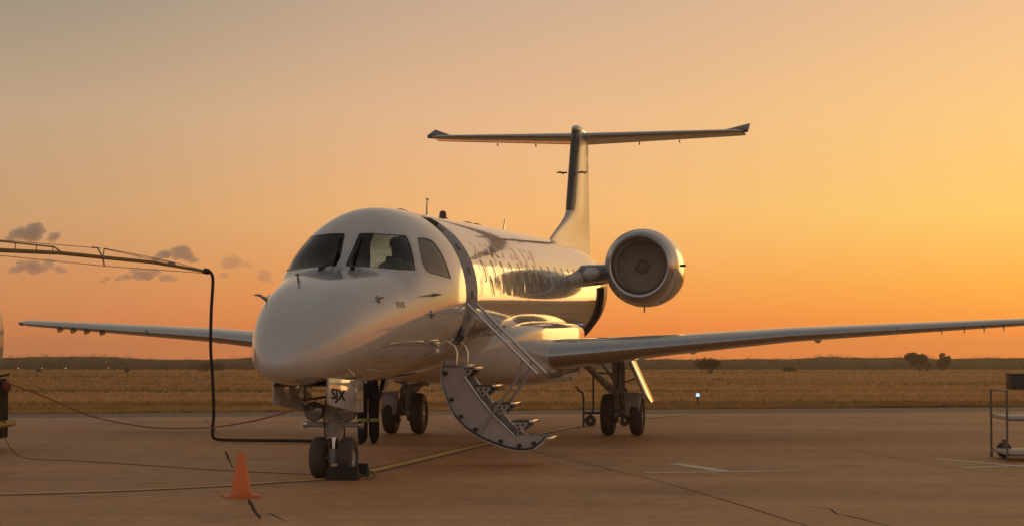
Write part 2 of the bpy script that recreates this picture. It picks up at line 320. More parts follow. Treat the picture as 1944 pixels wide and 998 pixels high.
_NT = 40000; _UM = math.sqrt(26.2); _tabs = [f(np.linspace(0, _UM, _NT + 1)).tolist() for f in (fT, fB, fW, fM)]
def surf1(s, th):      # scalar version of surf() by table lookup
    u = math.sqrt(max(s - TIP, 0)); x = min(u / _UM, .9999) * _NT; i = int(x); g = x - i
    T, B, W, M = [t[i] + (t[i + 1] - t[i]) * g for t in _tabs]
    sn = math.sin(th); c = math.cos(th); a = min(max(1 - (u - 1.5) / .5, 0), 1); a = a * a * (3 - 2 * a)
    n = 2 + a * (1.15 if sn > 0 else -.2); rho = (abs(c) ** n + abs(sn) ** n) ** (-1 / n)
    return (s, W * c * rho, 2.25 + .027 * s + M + (T - M if sn >= 0 else M - B) * sn * rho)
def S(s, th, off=0):
    q = surf1(s, th); v = P(*q)
    if off: v = v + SN(s, th) * off
    return v
def SN(s, th):
    e = 1e-3; sa = max(s - e, TIP + 1e-5)
    a = P(*surf1(s + e, th)) - P(*surf1(sa, th)); b = P(*surf1(s, th + e)) - P(*surf1(s, th - e))
    n = b.cross(a); 
    if n.length < 1e-12: return Vector((1, 0, 0))
    n.normalize(); c = P(s, 0, 2.25 + .027 * s + _tabs[3][int(min(math.sqrt(max(s - TIP, 0)) / _UM, .9999) * _NT)])
    return n if n.dot(P(*surf1(s, th)) - c) >= 0 else -n
RA = 1.14
def rounded(poly, r, n=5):
    P2 = [Vector(p) for p in poly]; out = []; k = len(P2)
    for i in range(k):
        a, b, c = P2[i - 1], P2[i], P2[(i + 1) % k]; d1 = (a - b); d2 = (c - b); rr = min(r, d1.length * .45, d2.length * .45)
        p, q = b + d1.normalized() * rr, b + d2.normalized() * rr
        for j in range(n + 1):
            t = j / n; out.append(p * (1 - t) ** 2 + b * 2 * t * (1 - t) + q * t * t)
    return out
def inset(poly, d):
    k = len(poly); c = sum(poly, Vector((0, 0))) / k; out = []
    ar = sum(poly[i - 1].x * poly[i].y - poly[i].x * poly[i - 1].y for i in range(k)); sg = 1 if ar > 0 else -1
    for i in range(k):
        t = (poly[(i + 1) % k] - poly[i - 1]).normalized(); out.append(poly[i] + Vector((-t.y, t.x)) * d * sg)
    return out
# openings in (station, angle*radius) space: kind -> outer polygon
OPEN = []
def opening(kind, pts, r, seal, mirror=False):
    for mi in ((0, 1) if mirror else (0,)):
        q = [(s, (math.pi - t if mi else t) * RA) for s, t in pts]
        o = rounded(q, r); OPEN.append((kind, o, inset(o, seal) if seal else None, mi))
opening('windshield', [(.83, 1.475), (.854, 1.30), (.912, 1.11), (1.13, .905), (1.029, .801), (.9, .702), (.75, .565), (.45, .81), (.32, 1.0), (.25, 1.225), (.25, 1.39), (.262, 1.50), (.45, 1.515), (.615, 1.497)], .03, .015, True)
opening('side_window', [(1.37, .808), (1.60, .76), (1.79, .699), (1.835, .54), (1.835, .383), (1.871, .230), (1.47, .309), (1.173, .38), (1.035, .446), (1.01, .549), (1.15, .678)], .05, .012, True)
opening('door', [(2.53, 1.13), (3.22, 1.13), (3.22, -.66), (2.53, -.66)], .12, 0)
for k in range(13):
    c = 3.93 + .772 * k
    for mi in (0, 1):
        poly = [Vector((c + .115 * math.copysign(abs(math.cos(a)) ** .75, math.cos(a)), .28 * RA + .165 * math.copysign(abs(math.sin(a)) ** .75, math.sin(a)))) for a in [2 * math.pi * (i + .5) / 20 for i in range(20)]]
        if mi: poly = [Vector((v.x, math.pi * RA - v.y)) for v in poly]
        OPEN.append(('window', poly, inset(poly, .016), mi))
def dmap(s): t = max(s - TIP, 0); return t + 1.2 * math.sqrt(t)
def dinv(d): r = (-1.2 + math.sqrt(1.44 + 4 * max(d, 0))) / 2; return TIP + r * r
def build_fuselage():
    ts = np.concatenate([np.linspace(0, math.sqrt(1.2), 26) ** 2, np.arange(1.27, 6, .075), np.arange(6.05, 16, .25), np.arange(16.1, 26.001, .2)])
    n = 96; V = []; E = []; F = []
    for t in ts:
        for j in range(n + 1):
            V.append(Vector((dmap(TIP + t), (-math.pi / 2 + 2 * math.pi * j / n) * RA)))
    faces = []; tagl = []
    for kind, o, ins, mi in OPEN:
        for ring, role in ((o, 'outer'), (ins, 'inner')):
            if ring is None: continue
            if sum(ring[i - 1].x * ring[i].y - ring[i].x * ring[i - 1].y for i in range(len(ring))) < 0: ring = ring[::-1]
            b = len(V); V += [Vector((dmap(v.x), v.y)) for v in ring]; faces.append(list(range(b, b + len(ring)))); tagl.append((len(tagl), kind, role, mi))
    r = delaunay_2d_cdt(V, [], faces, 0, 1e-6, True)
    vs, fs, of = r[0], r[2], r[5]
    pts = []; nor = []
    for v in vs:
        s = dinv(v.x); th = v.y / RA; pts.append(S(s, th)); nor.append(SN(s, th))
    groups = {}
    key_of = {}
    cur = None
    idx = {i: t for i, t in enumerate(tagl)}
    # which opening a ring belongs to
    own = {}; k = -1
    for i, (a, kind, role, mi) in enumerate(tagl):
        if role == 'outer': k += 1
        own[i] = (k, kind, role, mi)
    for f, o in zip(fs, of):
        a, b, c = [pts[i] for i in f]
        if (b - a).cross(c - a).length < 1e-9: continue
        if not o: key = ('skin',)
        else:
            roles = [own[i] for i in o]; inner = [x for x in roles if x[2] == 'inner']
            key = inner[0] if inner else roles[0]
        if (b - a).cross(c - a).dot(nor[f[0]]) < 0: f = f[::-1]
        groups.setdefault(key, []).append(f)
    def make(name, fl, off, m, parent):
        used = sorted({i for f in fl for i in f}); mp = {j: i for i, j in enumerate(used)}
        me = bpy.data.meshes.new(name); me.from_pydata([pts[j] + nor[j] * off for j in used], [], [tuple(mp[i] for i in f) for f in fl])
        me.shade_smooth(); me.normals_split_custom_set_from_vertices([nor[j] for j in used])
        return link(name, me, m, parent)
    skin = make('fuselage', groups[('skin',)], 0, WHITE, AC)
    for key, fl in groups.items():
        if key[0] == 'skin': continue
        kind, role = key[1], key[2]
        if kind == 'door': continue
        if role == 'outer': make(kind + '_seal', fl, -.002, SEAL, skin)
        else: make(kind + '_pane', fl, -.006, GLASS if kind in ('windshield', 'side_window') else SHADE, skin)
    return skin
FUS = build_fuselage()
def ring_frame(poly, d0, d1, wid, name, m):
    # rectangular-section frame following an opening: poly in (s, th*R)
    ins = inset(poly, wid); k = len(poly); mb = MB(); V = []
    for a, b in zip(poly, ins):
        V += [S(a.x, a.y / RA, d0), S(b.x, b.y / RA, d0), S(b.x, b.y / RA, d1), S(a.x, a.y / RA, d1)]
    mb.add(V, [(4 * i + q, 4 * i + (q + 1) % 4, 4 * ((i + 1) % k) + (q + 1) % 4, 4 * ((i + 1) % k) + q) for i in range(k) for q in range(4)])
    return mb.build(name, m, FUS, smooth=40)
door_poly = [o for o in OPEN if o[0] == 'door'][0][1]
ring_frame(door_poly, -.001, -.14, .035, 'door_frame', mat('door_frame_dark', (.10, .095, .09), .55))
for th in (.95, .62, .3, 0, -.3, -.5):      # latch fittings on the aft jamb
    mb = MB(); a = S(3.175, th, -.05); mb.box(a, (.03, .05, .11), Matrix.Rotation(th, 3, 'X')); mb.build('latch_fitting', GREYP, FUS, bevel=.006)
# windshield outer trim lines and panel seams standing 2 mm proud as thin strips
def surf_strip(pts, w, name, m, off=.002, parent=None, closed=False):
    V = []; k = len(pts)
    for i, (s, t) in enumerate(pts):
        a = S(*pts[(i - 1) % k if closed else max(i - 1, 0)]); b = S(*pts[(i + 1) % k if closed else min(i + 1, k - 1)]); d = (b - a).normalized(); n = SN(s, t); r = d.cross(n) * w / 2; c = S(s, t, off)
        V += [c + r, c - r]
    F = [(2 * i, 2 * i + 1, (2 * i + 3) % (2 * k), (2 * i + 2) % (2 * k)) for i in range(k if closed else k - 1)]
    return MB().add(V, F).build(name, m, parent or FUS, smooth=60)
SEAM = mat('panel_seam', (.40, .395, .385), .4, coat=.5)
def trim(poly, d, w, name):
    q = inset(poly, -d); surf_strip([(v.x, v.y / RA) for v in q], w, name, SEAM, .0015, closed=True)
for kind, o, ins, mi in OPEN:
    if kind in ('windshield',): trim(o, .045, .006, 'windshield_trim')
    if kind == 'side_window': trim(o, .03, .006, 'side_window_trim')
def lin_pts(a, b, n=14): return [(a[0] + (b[0] - a[0]) * i / n, a[1] + (b[1] - a[1]) * i / n) for i in range(n + 1)]
def loop_pts(q, n=10): return [p for a, b in zip(q, q[1:] + q[:1]) for p in lin_pts(a, b, n)[:-1]]
for s_ in (5.6, 9.4, 13.9):
    surf_strip([(s_, -math.pi / 2 + 2 * math.pi * i / 60) for i in range(61)], .006, 'skin_seam', SEAM)
surf_strip(lin_pts((-1.3, -.62), (.4, -.72)), .005, 'skin_seam', SEAM)
for a in ((-.55, -.26, .3, .24), (.55, -.62, .5, .3), (1.5, -.3, .34, .26)):
    s0, t0, ds, dth = a
    surf_strip(loop_pts([(s0, t0), (s0 + ds, t0), (s0 + ds, t0 - dth), (s0, t0 - dth)]), .005, 'access_panel', SEAM, closed=True)
for k in range(6):      # nose vents
    s0 = -.10 + .045 * k; surf_strip([(s0, .44 - .012 * k), (s0 + .03, .33 - .012 * k)], .017, 'vent_slot', BLACK)
# ---- interior
def tube_in(s0, s1, off, name, m, th0=-math.pi / 2, th1=1.5 * math.pi, n=40, k=10):
    V = [S(s0 + (s1 - s0) * i / k, th0 + (th1 - th0) * j / n, off) for i in range(k + 1) for j in range(n + 1)]
    return MB().add(V, [(i * (n + 1) + j, i * (n + 1) + j + 1, (i + 1) * (n + 1) + j + 1, (i + 1) * (n + 1) + j) for i in range(k) for j in range(n)]).build(name, m, AC, smooth=60)
def floor_z(s): return 2.25 + .027 * s - .62
def floor_w(s): return max(abs(surf1(s, t)[1]) for t in (math.pi - .1,) ) * .0 + min(abs(surf1(s, t)[1]) for t in np.linspace(-1.3, .3, 60).tolist() if abs(surf1(s, t)[2] - floor_z(s) + .04) < .04) - .05
mb = MB(); mb.loft([[P(s, -floor_w(s), floor_z(s)), P(s, floor_w(s), floor_z(s)), P(s, floor_w(s), floor_z(s) - .04), P(s, -floor_w(s), floor_z(s) - .04)] for s in (.3, .7, 1.1, 1.6, 2.2, 3, 8, 14)]); mb.build('cabin_floor', DARKIN, AC)
def bulkhead(s, name, m, hole=None):
    mb = MB(); n = 44; ring = [S(s, -math.pi / 2 + 2 * math.pi * j / n, -.03) for j in range(n)]; zc = 2.25 + .027 * s
    if hole is None: mb.loft([ring, [v + Vector((-.03, 0, 0)) for v in ring]])
    else:
        p0, p1, z0, z1 = hole; hl = []
        for v in ring:
            d = Vector((v.y - (p0 + p1) / 2, v.z - (z0 + z1) / 2)); k = min(((p1 - p0) / 2) / max(abs(d.x), 1e-6), ((z1 - z0) / 2) / max(abs(d.y), 1e-6)); hl.append(P(s, (p0 + p1) / 2 + d.x * k, (z0 + z1) / 2 + d.y * k))
        mb.loft([ring, hl], caps=False)
    return mb.build(name, m, AC)
bulkhead(2.2, 'cockpit_bulkhead', DARKIN, (-.27, .30, floor_z(2.2), 3.12))
bulkhead(3.42, 'galley_partition', DARKIN, (-.42, .45, floor_z(3.4), 3.18))
bulkhead(13.9, 'aft_bulkhead', LINER)
tube_in(3.46, 13.85, -.16, 'cabin_ceiling', LINER, .75, math.pi - .75)
mb = MB().box(P(8.6, 0, 3.22 + .13), (9.5, .22, .03), Matrix.Rotation(rad(-1.55), 3, 'Y').to_3x3() if False else None); cl = mb.build('cabin_light', mat('cabin_light', (.9, .85, .7), .5, emit=(1, .85, .55), estr=7.0), AC)
# coaming, instrument panel, seats
mb = MB(); mb.loft([[P(s, p, z) for p, z in ((-.80, z0), (-.4, z1), (.4, z1), (.80, z0), (.7, z0 - .5), (-.7, z0 - .5))] for s, z0, z1 in ((.58, 2.36, 2.46), (1.0, 2.40, 2.52))]); mb.build('glare_shield', BLACK, AC, bevel=.02)
for sd in (-1, 1):
    c = .40 * sd
    mb = MB(); mb.box(P(1.62, c, 2.05), (.46, .46, .14)); mb.box(P(1.86, c, 2.42), (.13, .44, .72), Matrix.Rotation(rad(-8), 3, 'Y')); mb.box(P(1.92, c, 2.88), (.09, .26, .20)); mb.box(P(1.62, c, 1.84), (.2, .3, .3)); mb.build('pilot_seat', mat('seat_cloth', (.06, .06, .065), .9), AC, bevel=.035)
# ---- nose probes, wipers, antennas
def probe(s, th, name, kind):
    a = S(s, th); n = SN(s, th); fwd = Vector((1, 0, 0)); mb = MB()
    if kind == 'pitot':
        b = a + n * .10; mb.tube([a, b], [.022, .012], 8); mb.tube([b - fwd * .06, b + fwd * .02, b + fwd * .20], [.012, .015, .007], 8)
    elif kind == 'vane':
        mb.lathe([(0, .05), (.012, .048), (.02, .02), (.02, 0)], a, n, 16); mb.bar(a + n * .05 + fwd * .06, a + n * .05 - fwd * .10, .008, .05, n)
    elif kind == 'tat':
        mb.tube([a, a + n * .09], [.018, .012], 8); mb.tube([a + n * .09 - fwd * .035, a + n * .09 + fwd * .045], .018, 8)
    elif kind == 'blade':
        h = .22; mb.prism([a + fwd * .05 - n * .02, a - fwd * .10 - n * .02, a - fwd * .12 + n * .09, a - fwd * .06 + n * .09], (0, .012, 0))
    elif kind == 'ice':
        mb.tube([a, a + n * .07], .012, 8); mb.tube([a + n * .07, a + n * .07 + fwd * .09], [.016, .010], 8)
    return mb.build(name, STEEL if kind != 'blade' else GREYP, FUS)
probe(-.70, 1.91, 'temperature_probe', 'tat'); probe(-.85, 2.45, 'pitot_tube', 'pitot'); probe(-.54, .60, 'angle_vane', 'vane'); probe(1.10, .16, 'pitot_tube', 'pitot'); probe(1.10, math.pi - .16, 'pitot_tube', 'pitot')
probe(1.03, -.05, 'static_port', 'vane'); probe(1.40, -.51, 'ice_detector', 'tat'); probe(-1.22, -.63, 'angle_vane', 'blade'); probe(.05, -1.12, 'drain_mast', 'ice'); probe(-.5, math.pi - .6, 'angle_vane', 'vane')
for sd in (1, -1):
    def T(t): return t if sd > 0 else math.pi - t
    a0, a1, a2 = S(.08, T(1.33), .02), S(.26, T(1.44), .05), S(.58, T(1.45), .04)
    mb = MB(); mb.tube([S(.08, T(1.33), -.02), a0], .03, 10); mb.tube([a0, a1, a2], [.028, .02, .012], 8); mb.build('wiper_arm', BLACK, FUS)
    b0, b1 = S(.30, T(1.43), .022), S(.78, T(1.425), .022); mb = MB(); mb.bar(b0, b1, .016, .03, SN(.4, T(1.45))); mb.build('wiper_blade', BLACK, FUS)
def top_ant(s, kind):
    a = S(s, math.pi / 2); mb = MB(); zc = a.z
    if kind == 'whip':
        mb.tube([a, a + Vector((-.02, 0, .22)), a + Vector((-.05, 0, .26))], [.012, .008, .008], 8); mb.tube([a + Vector((.02, 0, .262)), a + Vector((-.14, 0, .262))], .011, 8); n = 'whip_antenna'; m = STEEL
    elif kind == 'beacon':
        mb.lathe([(-.02, .085), (.02, .085), (.03, .06), (.10, .055), (.13, .035), (.14, 0)], a, (0, 0, 1), 16); n = 'beacon'; m = mat('beacon_red', (.10, .012, .01), .25, coat=.6)
    elif kind == 'pad':
        mb.loft([[a + Vector((x * k, y * k * .5, z)) for x, y in ((-.22, -.2), (.22, -.2), (.22, .2), (-.22, .2))] for k, z in ((1, -.03), (.95, .008), (.7, .022))]); n = 'antenna_pad'; m = BLACK
    elif kind == 'blade':
        mb.prism([a + Vector((.10, -.008, -.02)), a + Vector((-.16, -.008, -.02)), a + Vector((-.17, -.008, .20)), a + Vector((-.09, -.008, .22))], (0, .016, 0)); n = 'blade_antenna'; m = GREYP
    mb.build(n, m, FUS)
for s, k in ((3.4, 'pad'), (5.15, 'whip'), (6.3, 'beacon'), (8.1, 'pad'), (8.8, 'pad'), (11.6, 'blade')): top_ant(s, k)

# ---- lettering
def text_mesh(txt, shear=0, bold=0):
    cu = bpy.data.curves.new('t', 'FONT'); cu.body = txt; cu.size = 1; cu.shear = shear; cu.resolution_u = 4; cu.offset = bold
    o = bpy.data.objects.new('t', cu); COL.objects.link(o); dg = bpy.context.evaluated_depsgraph_get(); me = bpy.data.meshes.new_from_object(o.evaluated_get(dg)); bpy.data.objects.remove(o)
    bm = bmesh.new(); bm.from_mesh(me); bmesh.ops.triangulate(bm, faces=bm.faces[:]); 
    for _ in range(2): bmesh.ops.subdivide_edges(bm, edges=[e for e in bm.edges if e.calc_length() > .08], cuts=1)
    bmesh.ops.triangulate(bm, faces=bm.faces[:])
    V = np.array([v.co[:] for v in bm.verts]); F = [tuple(v.index for v in f.verts) for f in bm.faces]; bm.free(); return V, F
def body_text(txt, s0, s1, th0, th1, m, name, shear=0, cut=None):
    V, F = text_mesh(txt, shear, .02 if txt.isupper() else -.004); mn, mx = V.min(0), V.max(0); pts = []
    for v in V:
        a = (v[0] - mn[0]) / (mx[0] - mn[0]); b = (v[1] - mn[1]) / (mx[1] - mn[1]); pts.append(S(s0 + (s1 - s0) * a, th0 + (th1 - th0) * b, .003))
    if cut: F = [f for f in F if not any(cut(-pts[i].x, pts[i]) for i in f)]
    me = bpy.data.meshes.new(name); me.from_pydata(pts, [], F); me.shade_smooth(); return link(name, me, m, FUS)
wins = [v for v in OPEN if v[0] == 'window' and v[3] == 0]
def in_win(s, p):
    return any(abs(s - (3.93 + .772 * k)) < .15 for k in range(13)) and .08 < math.atan2(p.z - (2.25 + .027 * s), p.y) < .48
body_text('AIRLINK', 3.40, 9.4, -.03, .68, TITLE, 'airline_title', cut=in_win)
body_text('flyairlink.com', 3.36, 6.1, -.66, -.36, TITLE2, 'web_title', shear=.25)

# ---- belly and wing-root fairing
def sup(c, e): return math.copysign(abs(c) ** e, c)
def fairing():
    rings = []
    for s, w_, zt, zb, e in ((4.7, .15, 1.30, 1.24, 1), (5.2, .55, 1.60, 1.14, .9), (5.9, .92, 1.84, 1.06, .72), (6.8, 1.19, 1.97, 1.0, .50), (8.0, 1.33, 2.03, .965, .36), (9.4, 1.385, 2.05, .95, .28), (10.8, 1.39, 2.06, .945, .27), (11.9, 1.37, 2.06, .96, .28), (12.9, 1.29, 2.05, 1.01, .36), (13.9, 1.09, 2.01, 1.12, .5), (15, .82, 1.92, 1.40, .75), (16, .38, 1.82, 1.62, 1)):
        zm = zb + (zt - zb) * .70; rings.append([P(s, w_ * sup(math.cos(a), e), zm + (zt - zm if math.sin(a) > 0 else zm - zb) * sup(math.sin(a), e)) for a in [2 * math.pi * j / 96 for j in range(96)]])
    # denser along s
    out = []
    for j in range(96): out.append(smooth_path([r[j] for r in rings], 6))
    rr = [[out[j][i] for j in range(96)] for i in range(len(out[0]))]
    MB().loft(rr).build('belly_fairing', WHITE, AC, smooth=60)
fairing()

# ---- wings
def foil(n=22):
    xs = [.5 * (1 - math.cos(math.pi * i / n)) for i in range(n + 1)]
    yt = lambda x: 5 * (.2969 * math.sqrt(x) - .1260 * x - .3516 * x * x + .2843 * x ** 3 - .1036 * x ** 4)
    yc = lambda x: .018 * 4 * x * (1 - x)
    return xs, yt, yc
def wing_part(secs, i0, i1, name, m, parent, sd, n=22, sub=6, upper=True, vertical=False):
    xs, yt, yc = foil(n); rings = []
    for a, b in zip(secs[:-1], secs[1:]):
        for k in range(sub): rings.append([a[q] + (b[q] - a[q]) * k / sub for q in range(6)])
    rings.append(list(secs[-1])); R = []
    for p, sle, ch, z, tc, tw in rings:
        pts = []
        idx = list(range(i1, i0 - 1, -1)) + list(range(i0 + (1 if i0 == 0 else 0), i1 + 1))
        for q, i in enumerate(idx):
            x = xs[i]; up = q <= i1 - i0
            y = yc(x) + (yt(x) if up else -yt(x)) * tc; 
            dx = x * ch; dz = y * ch - x * ch * math.tan(tw)
            if vertical: pts.append(P(sle + dx, (y - yc(x)) * ch, p))
            else: pts.append(P(sle + dx, sd * p, z + dz))
        R.append(pts)
    mb = MB(); mb.loft(R, close=(i0 == 0 or True), caps=True)
    return mb.build(name, m, parent, smooth=35)
WS = [(.85, 7.93, 4.5, 1.43, .125, rad(1.5)), (1.35, 8.22, 4.2, 1.45, .125, rad(1.5)), (3.2, 9.24, 3.05, 1.62, .115, rad(1.2)), (5.2, 10.30, 2.45, 1.80, .105, rad(.8)), (9.75, 12.75, 1.22, 2.07, .10, 0), (9.95, 12.92, 1.02, 2.085, .07, 0), (10.02, 13.15, .62, 2.09, .03, 0)]
WPAINT = mat('wing_paint', (.52, .52, .51), .3, coat=.8, vary=.12, scale=2)
for sd in (1, -1):
    w_ = wing_part(WS, 4, 22, 'wing', WPAINT, AC, sd)
    wing_part(WS, 0, 4, 'leading_edge', METAL, w_, sd)
    def le(p):
        for a, b in zip(WS[:-1], WS[1:]):
            if a[0] <= p <= b[0]: t = (p - a[0]) / (b[0] - a[0]); return [a[q] + (b[q] - a[q]) * t for q in range(6)]
    for p in (7.75, 8.15, 8.5, 8.85):      # vortilons under the leading edge
        _, sl_, ch, z, tc, tw = le(p); mb = MB(); mb.prism([P(sl_ - .05, sd * p - .006, z - .02), P(sl_ + .30, sd * p - .006, z - .045), P(sl_ + .24, sd * p - .006, z - .10), P(sl_ + .03, sd * p - .006, z - .13)], (0, .012, 0)); mb.build('vortilon', GREYP, w_)
    for p in (3.4, 5.6):      # flap track fairings
        _, sl_, ch, z, tc, tw = le(p); c = P(sl_ + ch * .82, sd * p, z - .03 - ch * .02); mb = MB(); mb.lathe([(-.7, 0), (-.5, .045), (-.1, .07), (.35, .06), (.8, 0)], c, (-1, 0, 0), 14); mb.build('flap_track_fairing', WPAINT, w_)
    for p0, p1 in ((1.6, 3.3), (3.45, 5.9)):      # flaps and spoilers
        a, b = le(p0), le(p1); mb = MB()
        mb.loft([[P(q[1] + q[2] * f, sd * q[0], q[3] - q[2] * (f * math.tan(q[5])) + q[2] * u) for f, u in ((.80, .040), (1.03, .012), (1.03, .002), (.80, .030))] for q in (a, b)]); mb.build('flap', WPAINT, w_)
    for k, p in enumerate((9.3, 9.6)):
        _, sl_, ch, z, tc, tw = le(p); MB().tube([P(sl_ + ch, sd * p, z), P(sl_ + ch + .15, sd * p, z - .01)], .004, 5).build('static_wick', BLACK, w_)
    _, sl_, ch, z, tc, tw = le(9.8); MB().lathe([(-.06, .0), (-.03, .03), (.1, .045), (.2, .02)], P(sl_ + .03, sd * 9.86, z), (-1, 0, 0), 10).build('navigation_light', LENS, w_)
    seamp = le(7.0 if sd > 0 else 6.6); mb = MB(); mb.box(P(seamp[1] - .0, sd * seamp[0], seamp[3] + .01), (.03, .012, .10)); mb.build('slat_joint', SEAM, w_)

# ---- engines
def engine(sd):
    cx, cp, cz = 14.0, 2.19 * sd, 3.18
    def ringn(ds, r, n=56, chin=0):
        out = []
        for j in range(n):
            a = 2 * math.pi * j / n; rr = r * (1 + chin * max(0, -math.sin(a)) ** 2); out.append(P(cx + ds, cp + rr * math.cos(a), cz + rr * math.sin(a)))
        return out
    nac = MB(); prof = [(.22, .665, .10), (.34, .70, .09), (.6, .735, .06), (1.0, .755, .04), (1.6, .755, .02), (2.3, .72, .01), (3.0, .64, 0), (3.5, .55, 0), (3.75, .49, 0), (3.78, .475, 0), (3.4, .46, 0)]
    nac.loft([ringn(a, b, chin=c) for a, b, c in prof], caps=False); nc = nac.build('engine', WHITE, AC, smooth=50)
    lip = MB(); pr = [(.22, .665, .10), (.14, .645, .10), (.07, .62, .10), (.02, .59, .09), (0, .565, .08), (.01, .545, .06), (.05, .525, .04), (.12, .508, .02), (.25, .50, 0)]
    lip.loft([ringn(a, b, chin=c) for a, b, c in pr], caps=False); lip.build('intake_lip', METAL, nc, smooth=60)
    duct = MB(); duct.loft([ringn(a, b) for a, b in ((.25, .50), (.6, .495), (1.0, .50))], caps=False); duct.build('intake_duct', mat('duct_grey', (.55, .48, .40), .6), nc)
    fd = MB()
    for j in range(24):
        a = 2 * math.pi * j / 24; V = []
        for r, tw, w_ in ((.12, .35, .06), (.3, .65, .10), (.492, 1.0, .16)):
            for q in (-1, 1):
                aa = a + q * w_ * math.cos(tw) / max(r, .1) * .8; V.append(P(cx + .72 + q * w_ * math.sin(tw) * .14, cp + r * math.cos(aa), cz + r * math.sin(aa)))
        fd.add(V, [(0, 1, 3, 2), (2, 3, 5, 4)])
    fd.build('fan', mat('fan_titanium', (.40, .335, .27), .95, metal=0), nc, smooth=60)
    MB().lathe([(.46, 0), (.50, .04), (.60, .10), (.74, .145), (.8, .145)], P(cx, cp, cz), (-1, 0, 0), 24).build('spinner', mat('spinner_grey', (.34, .285, .23), .4), nc, smooth=60)
    bk = MB(); bk.loft([ringn(1.0, .5), ringn(1.02, .02)], caps=True); bk.build('core_baffle', mat('baffle', (.36, .30, .245), .8), nc)
    MB().lathe([(3.3, .40), (3.9, .30), (4.2, .12), (4.3, 0)], P(cx, cp, cz), (-1, 0, 0), 24).build('exhaust_cone', STEEL, nc, smooth=50)
    MB().tube([P(cx + .55, cp + .05, cz - .76), P(cx + .55, cp + .05, cz - .90)], .014, 8).build('drain_mast', STEEL, nc)
    a = P(cx + .9, cp + sd * .74, cz + .02); MB().lathe([(0, .0), (.0, .025), (.06, .03), (.10, 0)], a, (0, sd, 0), 10).build('probe', BLACK, nc)
    # pylon: stub wing between fuselage and nacelle
    mb = MB(); xs, yt, yc = foil(16); R = []
    for p, s0, ch, z, tc in ((.75, 14.15, 3.0, 3.0, .15), (1.2, 14.25, 2.8, 3.04, .148), (1.62, 14.45, 2.5, 3.08, .150)):
        R.append([P(s0 + xs[i] * ch, sd * p, z + (yt(xs[i]) * (1 if u else -1)) * tc * ch) for u, i in [(1, k) for k in range(16, -1, -1)] + [(0, k) for k in range(1, 16)]])
    mb.loft(R); mb.build('engine_pylon', WHITE, AC, smooth=50)
    mb = MB(); R = []
    for p, s0, ch, z, tc in ((1.0, 14.2055, 2.889, 3.022, .1505), (1.5, 14.393, 2.586, 3.0685, .1525)):
        idx = [(1, k) for k in range(3, -1, -1)] + [(0, k) for k in range(1, 4)]
        R.append([P(s0 - .012 + xs[i] * ch, sd * p, z + (yt(xs[i]) * (1 if u else -1)) * tc * ch * 1.03) for u, i in idx])
    mb.loft(R, close=False, caps=False); mb.build('pylon_leading_edge', mat('pylon_sky_reflection', (.16, .155, .15), .3, coat=.6), AC, smooth=50)  # dark tone painted in for the dark sky mirrored along this edge
for sd in (1, -1): engine(sd)
# open baggage door held off the aft port side
mb = MB(); R = []
for j in range(15):
    th = -.92 + (.07 + .92) * j / 14; ring = []
    for s_, o_ in ((16.35, .012), (17.35, .012), (17.35, .07), (16.35, .085)): ring.append(S(s_, th, o_))
    R.append(ring)
mb.loft(R); bd = mb.build('baggage_door', mat('baggage_door_inner', (.09, .085, .08), .5, coat=.3), AC, smooth=50)
for th in (-.5, -.1): MB().bar(S(16.8, th, -.02), S(16.8, th, .04), .05, .05).build('hinge_arm', STEEL, bd)
surf_strip(loop_pts([(16.2, .2), (17.5, .2), (17.5, -1.0), (16.2, -1.0)]), .012, 'baggage_door_rim', SEAL, closed=True)

